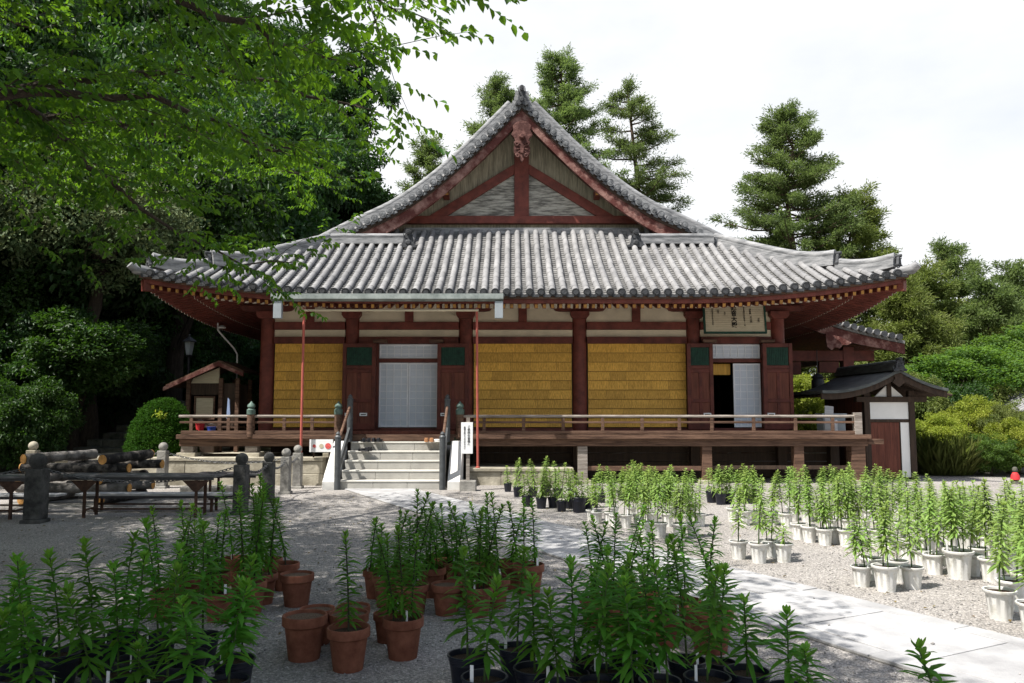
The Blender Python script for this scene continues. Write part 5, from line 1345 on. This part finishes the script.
def over(i, q):  # unseen leaf clumps added overhead, kept out of frame, to shade the ground
    while True:
        x = q.uniform(-11.5, -1.9); y = q.uniform(.2, 14.2); z = q.uniform(4.6, 9.6)
        if y > 3 and x > -3.4: continue
        if x > -.68*y-.7 and z < 2.45+.57*y: continue
        if (x+6.0)**2/32+(y-7)**2/56 > 1: continue
        return np.array([x, y, z]), q.uniform(.35, .7)
V2, F2 = blobs(950, over, 1, 15, 130, .085, .045, .7, .55); F = np.concatenate([F, F2+len(V)]); V = np.concatenate([V, V2])
V = V-np.array([TX, TY, 0]); b.build('trunk', bark, ct_, smooth=True); npmesh('crown', V, F, lfC, ct_)

def broad_crown(seed, rx, rz, n=130, nl=230, leafL=.17, leafW=.085):
    """unit-ish crown centred on origin z=0..; clumps on an uneven ellipsoid shell"""
    q0 = np.random.default_rng(seed); bumps = unit(q0.normal(size=(9, 3))); amp = q0.uniform(-.22, .28, 9)
    def fn(i, q):
        a = unit(q.normal(size=(1, 3)))[0]; a[2] = a[2]*.9+.1; s = 1+sum(am*max(0, float(a@bp))**3 for am, bp in zip(amp, bumps)); s *= q.uniform(.55, 1.02)
        return np.array([a[0]*rx*s, a[1]*rx*s, a[2]*rz*s]), rx*q.uniform(.15, .27)
    return blobs(n, fn, 1, seed, nl, leafL, leafW)
def trunk_mesh(h, r, seed, spread, nb=6, mat=bark):
    q = random.Random(seed); m = MB(); pts = [Vector((q.gauss(0,.05)*k, q.gauss(0,.05)*k, h*k/6-.3*(k == 0))) for k in range(7)]; m.tube(pts, [r*(1.25-.14*k) for k in range(7)], 9)
    for j in range(nb):
        k = q.randrange(2, 6); a = 6.28*j/nb+q.uniform(-.4, .4); p = pts[k]; e = p+Vector((math.cos(a)*spread*q.uniform(.5, .9), math.sin(a)*spread*q.uniform(.5, .9), q.uniform(.8, 2.2)))
        m.tube([p, p.lerp(e, .5)+Vector((0,0,.2)), e], [r*.5, r*.3, r*.1], 6)
    return mesh_only(m.build('trunk', mat, None, smooth=True))
CR = []
for s in range(3):
    V, F = broad_crown(40+s, 2.6, 2.5); CR.append(mesh_only(npmesh('crown', V, F, lfF)))
V, F = broad_crown(60, 2.6, 2.3, 120, 220, .17, .085); CRF2 = mesh_only(npmesh('crown', V, F, lfF2))
V, F = broad_crown(61, 2.5, 2.0, 170, 200, .11, .06); CRFl = mesh_only(npmesh('crown', V, F, lfFl))
V, F = broad_crown(62, 2.6, 2.3, 140, 230, .15, .085); CRY = mesh_only(npmesh('crown', V, F, lfY))
V, F = broad_crown(64, 2.6, 2.4, 130, 200, .15, .08); CRG = mesh_only(npmesh('crown', V, F, lfG))
V, F = broad_crown(63, 2.6, 2.5, 140, 230, .16, .08); CRK2 = mesh_only(npmesh('crown', V, F, lfK2))
TRK = [trunk_mesh(5, .22, s, 1.6) for s in range(3)]
rt = random.Random(77)
def btree(x, y, ht, cw, crown, label, group=None, name='broadleaf_tree', ti=0, lowf=.55):
    z = hill(x, y); r = empty(name, (x, y, z), label, 'tree', group); r.rotation_euler.z = rt.uniform(0, 6.28)
    k = cw/2.6; kz = ht*lowf/2/2.4*1.0
    link('trunk', TRK[ti % 3], r, s=(ht/8, ht/8, (ht*.72)/5)); link('crown', crown, r, (0, 0, ht-ht*lowf/2), 0, (k, k, kz)); return r
DL = 'dense dark evergreen tree in the wooded hillside left of the hall'
DG = 'dark trees massed on the left hillside'
forest = [(-10.4,24.5,9,2.6),(-12.5,21.5,8.5,2.8),(-15.5,20.5,9,3),(-18.5,20,10,3.2),(-22,21,11,3.4),(-10.8,28,11,3),(-14,26,11,3.2),(-17.5,25.5,12,3.4),(-21.5,26,12,3.6),(-26,25,13,3.8),
          (-11,32.5,12,3.2),(-14.5,31.5,12,3.5),(-18.5,31.5,13,3.8),(-23,32,14,4),(-28,31,14,4),(-12.0,37.5,12,3.4),(-15.5,38,13,3.8),(-20,38.5,14,4),(-26,39,15,4.4),
          (-10.5,42.5,11,3.2),(-14.5,45,12,3.6),(-19,46,14,4.2),(-26,47,15,4.6),(-33,44,16,5),(-33,36,15,4.5),(-32,27,14,4.2),(-27,19,12,3.6),(-23.5,16,11,3.4),(-19,15.8,9.5,3.0),(-28,13,12,3.6),(-22,11,12,3.5),(-17,11.5,10,3),(-15.5,16.5,7,2.4),(-34,18,14,4.5)]
for i, (x, y, h, c) in enumerate(forest): btree(x, y, h*rt.uniform(.92, 1.08), c*1.12, CR[i % 3] if i % 4 else CRF2, DL, DG, 'evergreen_tree', i, .72)
UL = 'dark understorey shrub at the foot of the wooded slope on the left'
for i, (x, y, h, c) in enumerate([(-12.6,17.8,3.0,1.5),(-14.8,18,3.6,1.8),(-11.6,19.5,3.2,1.4),(-13.4,20,4,1.9),(-16.5,18.2,4.5,2.1),(-11.2,22.4,3.5,1.4),(-7.8,25.5,3.2,1.5),(-9.4,26.8,4,1.7),(-8.8,30,4.5,1.8),(-11.5,25,4,1.8),(-7.6,34.8,5,2)]):
    btree(x, y, h, c, CR[i % 3] if i % 3 else CRF2, UL, 'understorey shrubs on the left slope', 'shrub', i, .92)
btree(-10.7, 20.2, 8.3, 2.6, CRFl, 'tree with pale blossom tufts standing out of the dark left slope', None, 'flowering_tree', 1, .55)
btree(-10.5, 19.2, 4.0, 1.7, CRF2, 'mid green spreading tree below the pale flowering tree', None, 'broadleaf_tree', 2, .62)
btree(-10.6, 17.2, 2.4, 1.1, CRF2, 'bushy green shrub at the left picture edge behind the logs', None, 'shrub', 0, .95)
btree(-9.3, 36.5, 9.6, 2.6, CRFl, 'pale tufted tree just above the left roof slope', None, 'flowering_tree', 0, .6)

def hedge(x, y, rx, rz, label):
    def fn(i, q):
        a = unit(q.normal(size=(1, 3)))[0]; a[2] = abs(a[2])*1.0-.15; return np.array([a[0]*rx*.93, a[1]*rx*.93, max(-.1, a[2])*rz*.94]), .13
    r = empty('clipped_hedge', (x, y, .57), label, 'hedge')
    V, F = blobs(900, fn, 1, 9, 60, .038, .022); npmesh('foliage', V, F, lfH, r).location = (0, 0, .1)
    m = MB(); m.lathe([(rx*.6, 0), (rx*.7, rz*.3), (rx*.5, rz*.6), (rx*.2, rz*.75), (.01, rz*.78)], 14); mm = m.build('woody_core', bark, None, smooth=True); mm.parent = r
hedge(-7.85, 18.0, .72, 1.38, 'rounded clipped azalea hedge beside the wooden booth')
q = empty('sapling', (-7.75, 17.6, .58), 'thin sapling with a pale green tuft before the hedge', 'plant')
m = MB(); m.tube([(0,0,0),(.03,0,.45),(.01,0,.85)], [.012,.006], 6) if False else m.tube([(0,0,0),(.03,0,.45),(.01,0,.85)], [.012,.010,.006], 6); o = m.build('stem', stemg, None); o.parent = q
V, F = blobs(5, lambda i, g_: (np.array([g_.normal()*.05, g_.normal()*.05, .85+g_.normal()*.03]), .08), 1, 3, 26, .09, .04); npmesh('foliage', V, F, lfY, q)

# --- tall conifers: trunk, whorled limbs, clumps of sprays
def sprays(C_, seed, nl, ls):
    q = np.random.default_rng(seed); Ps = []; Ds = []; Ns = []
    for c, ax, r in C_:
        u = q.uniform(-1, 1, (nl, 1)); off = q.normal(size=(nl, 3))*r*np.array([.36, .36, .26]); p = c+ax*u*r*.8+off
        Ps.append(p); Ds.append(unit(off/r*1.1+ax*.55+q.normal(size=(nl, 3))*.45+np.array([0, 0, .05]))); Ns.append(unit(off/r*.5+np.array([0, 0, .6])+q.normal(size=(nl, 3))*.6))
    P = np.concatenate(Ps); D = np.concatenate(Ds); N = np.concatenate(Ns); k = len(P)
    return leaves(P, D, N, ls*q.uniform(.55, 1.4, k), ls*.26*q.uniform(.7, 1.3, k))
def conifer(x, y, h, crown_r, seed, label, lmat=lfK, low=.35, gap=.25, nb=60, nl=190, top=.45, name='conifer', irr=.45, clr=.52, ls=.165):
    z = hill(x, y); r = empty(name, (x, y, z), label, 'tree'); q = random.Random(seed); m = MB()
    pts = [Vector((q.gauss(0,.03)*k, q.gauss(0,.03)*k, h*k/9-.3*(k == 0))) for k in range(10)]; tr = h*.016; m.tube(pts, [tr*(1.1-.105*k) for k in range(10)], 9)
    C_ = []; nb = int(nb*1.75)
    for j in range(nb):
        t = low+(1-low)*(j+q.random())/nb; a = j*2.4+q.uniform(-.5, .5)
        if q.random() < gap*.7: continue
        ss = (t-low)/(1-low); pr = min(1, (1-ss)*1.5+.10)**.85*(1-.25*max(0, (.2-ss)/.2)); R_ = crown_r*pr*q.uniform(1-irr, 1.05)
        k = min(8, int(t*9)); p = pts[k].lerp(pts[k+1], t*9-k); e = p+Vector((math.cos(a)*R_, math.sin(a)*R_, q.uniform(-.25, .30)*R_+.25))
        m.tube([p, p.lerp(e, .5)+Vector((0,0,-.08*R_)), e], [tr*.22, tr*.15, tr*.05], 5)
        nC = 1+int(R_/.6)
        for c in range(nC):
            f = 1-c*.22; 
            if f < .25: break
            C_.append((np.array(p.lerp(e, f))+np.array([q.gauss(0,.1), q.gauss(0,.1), q.gauss(0,.08)]), np.array((e-p).normalized()), clr*q.uniform(.5, .95)))
    C_.append((np.array(pts[-1]), np.array([0, 0, 1.]), clr*.6)); C_.append((np.array(pts[-1])-np.array([0, 0, .5]), np.array([0, 0, 1.]), clr*.8))
    V, F = sprays(C_, seed, nl, ls)
    t_ = m.build('trunk', barkC, None, smooth=True); t_.parent = r; npmesh('crown', V, F, lmat, r)
conifer(2.9, 46, 18.9, 4.3, 1, 'tall conifer behind the roof apex with a wide ragged crown', low=.30, nb=95, gap=.2, irr=.45)
conifer(-.7, 44, 17.4, 3.2, 2, 'slim dark conifer behind the left side of the roof apex', low=.3, nb=85, gap=.15)
conifer(7.3, 46, 17.9, 3.6, 3, 'isolated conifer with bare gaps right of the roof apex', low=.32, nb=70, gap=.55, irr=.6, clr=.6)
conifer(-5.0, 45, 13.5, 2.4, 4, 'dull conifer half hidden by cherry leaves left of the apex', low=.3, nb=75, gap=.3)
conifer(14.3, 40, 16.9, 4.0, 5, 'tall conifer with visible trunk standing right of the roof', low=.26, nb=105, gap=.2, irr=.45, lmat=lfK)
conifer(17.6, 40.5, 12.6, 3.8, 6, 'bushy golden conifer just right of the tallest right tree', low=.12, nb=95, gap=.2, lmat=lfK2, irr=.3)
conifer(12.3, 42, 9.5, 1.8, 16, 'small conifer at the left foot of the tall right tree', low=.2, nb=40, gap=.4)
conifer(19.0, 36, 7.7, 3.4, 7, 'rounded conifer above the gate roof', low=.08, nb=95, lmat=lfK2)
conifer(22.6, 40, 9.8, 2.4, 8, 'narrow dark conifer near the right picture edge', low=.12, nb=75)
conifer(24.6, 38, 8.4, 2.4, 9, 'broad conifer cut by the right picture edge', low=.1, nb=70)
conifer(16.4, 33, 6.6, 2.4, 10, 'low bushy conifer directly behind the gate', low=.08, nb=70, lmat=lfK2)
conifer(20.4, 34, 6.8, 2.4, 11, 'mid green conifer between gate and shrine roof', low=.08, nb=70)
conifer(13.2, 34, 6.0, 2.4, 12, 'conifer seen under the side canopy', low=.08, nb=60, lmat=lfK2)
conifer(10.0, 37, 6.5, 2.4, 13, 'conifer behind the hall seen between canopy post and corner', low=.08, nb=60)
conifer(28, 40, 10, 3, 14, 'large conifer beyond the right frame edge', low=.1, nb=70)
btree(13.9, 24.4, 3.5, 1.9, CRG, 'fresh green leafy tree left of the shrine roof', None, 'broadleaf_tree', 1, .55)
btree(17.2, 26.5, 4.4, 2.0, CRG, 'fresh green leafy tree at the right picture edge', None, 'broadleaf_tree', 2, .6)
for i, (x, y, h, c, cr_2, lb_) in enumerate([(10.75,20.4,1.35,.75,CRY,'yellow green bush nearest the gate'),(11.9,20.9,1.75,.85,CRY,'yellow green bush second from the gate'),(13.0,21.4,1.5,.8,CRY,'rounded yellow green bush in the middle of the right hedge line'),(11.5,19.3,1.0,.65,CRG,'low fresh green bush left of the red bibbed figure'),(12.3,19.5,1.25,.7,CRY,'yellow green bush behind the red bibbed figure'),(13.3,19.8,1.15,.8,CRG,'fresh green bush at the far right edge'),(11.2,22.2,2.3,1.0,CRK2,'golden green shrub behind the nearest bush'),(12.5,22.8,2.7,1.1,CRF2,'dark green shrub rising behind the yellow bushes'),(13.6,23.0,2.0,1.0,CRK2,'golden green shrub behind the bush line'),(10.4,23.2,2.4,1.0,CRY,'yellow green shrub just behind the gate roof'),(16.3,24.2,2.0,1.2,CRK2,'golden green shrub before the shrine roof'),(10.6,29.5,2.6,1.6,CRY,'yellow green bush seen below the side canopy'),(9.2,31.5,2.8,1.7,CRY,'yellow green bush seen between canopy post and hall'),(16.2,23.4,1.9,1.1,CRF2,'green bush right of the yellow bush line'),(12.4,20.1,1.5,.6,CRK2,'narrow golden shrub between two yellow bushes')]):
    btree(x, y, h, c, cr_2, lb_, 'bushes along the right edge of the yard', 'bush', i, .95)
for i, (x, y, h, c) in enumerate([(-8,40.5,8,3),(-11,45,9,3.4),(-6.5,43.5,6.5,2.6),(-9.5,50,9,3.4),(-13,52,10,3.8),(-5,48,6,2.6),(-16,54,11,4)]): btree(x, y, h, c, CR[i % 3], DL, DG, 'evergreen_tree', i, .8)
for i, (x, y, h, c) in enumerate([(-11.8,7.2,9.5,3.3)]): btree(x, y, h, c, CRF2, ('unseen leafy tree added beyond the left picture edge to shade the gravel', 'second unseen leafy tree added beyond the left picture edge for shade')[i], None, 'broadleaf_tree', i, .6)  # out-of-view tree added to deepen shade on the left gravel
btree(-4.6, .6, 8.6, 3.4, CRF2, 'unseen leafy tree added left of the viewpoint to shade the foreground', None, 'broadleaf_tree', 0, .5)  # out-of-view tree added so its crown shades the front pots
# ornamental grass clump
q = empty('grass_clump', (10.6, 19.9, 0), 'tall clump of arching grass blades before the yellow bushes', 'plant'); n = 3600
a = rng.uniform(0, 6.28, n); rr_ = rng.uniform(0, .6, n)**.7; el = rng.uniform(.85, 1.5, n)
P = np.stack([np.cos(a)*rr_, np.sin(a)*rr_, np.zeros(n)], 1); a2 = a+rng.normal(size=n)*.5
V, F = leaves(P, np.stack([np.cos(a2)*np.cos(el), np.sin(a2)*np.cos(el), np.sin(el)], 1), rng.normal(size=(n, 3)), rng.uniform(.4, 1.05, n), np.full(n, .009), .2, .30); npmesh('blades', V, F, lfK2, q)

# --- fallen leaves and litter on the gravel
n = 900; P = np.stack([rng.uniform(-7, 7, n), rng.uniform(3.2, 15.5, n), np.full(n, .008)], 1); a = rng.uniform(0, 6.28, n)
V, F = leaves(P, np.stack([np.cos(a), np.sin(a), rng.uniform(0, .25, n)], 1), np.stack([rng.normal(size=n)*.2, rng.normal(size=n)*.2, np.ones(n)], 1), rng.uniform(.02, .055, n), rng.uniform(.012, .028, n), .3, .0)
tag(npmesh('fallen_leaves', V, F, LEAF('dry_leaf', (.12, .075, .03), (.20, .16, .05), (.2, .15, .04), .15, 3, .4, .8)), 'scattered dry leaves lying on the gravel yard', 'leaves', None, 'stuff')

n = 15000; X = rng.uniform(-6.5, 6.5, n); Y = 3.0+rng.uniform(0, 1, n)**1.5*8.5; on = np.abs((X-2.8)*pn.x+(Y-5.45)*pn.y) < .66; keep = ~on | (rng.uniform(0, 1, n) < .03); X = X[keep]; Y = Y[keep]; on = on[keep]; n = len(X)
o8 = np.array([[1,0,0],[0,1,0],[-1,0,0],[0,-1,0],[0,0,.7],[0,0,-.7]]); r = rng.uniform(.005, .0135, (n, 1, 1)); jit = 1+rng.uniform(-.35, .35, (n, 6, 1)); a = rng.uniform(0, 6.28, n); ca, sa = np.cos(a)[:, None], np.sin(a)[:, None]
W = o8[None]*r*jit; V = np.stack([W[..., 0]*ca-W[..., 1]*sa*.75+X[:, None], W[..., 0]*sa+W[..., 1]*ca*.75+Y[:, None], W[..., 2]+r[:, :, 0]*.35+np.where(on, .022, 0)[:, None]], -1).reshape(-1, 3)
fc = np.array([[0,1,4],[1,2,4],[2,3,4],[3,0,4],[1,0,5],[2,1,5],[3,2,5],[0,3,5]]); F = (np.arange(n)[:, None, None]*6+fc[None]).reshape(-1, 3)
tag(npmesh('loose_gravel', V, F, M('gravel_stone', (.24, .23, .22), .9, .2, 5, c2=(.40, .38, .36), island=.45)), 'loose pale gravel stones strewn over the yard', 'gravel', None, 'stuff')
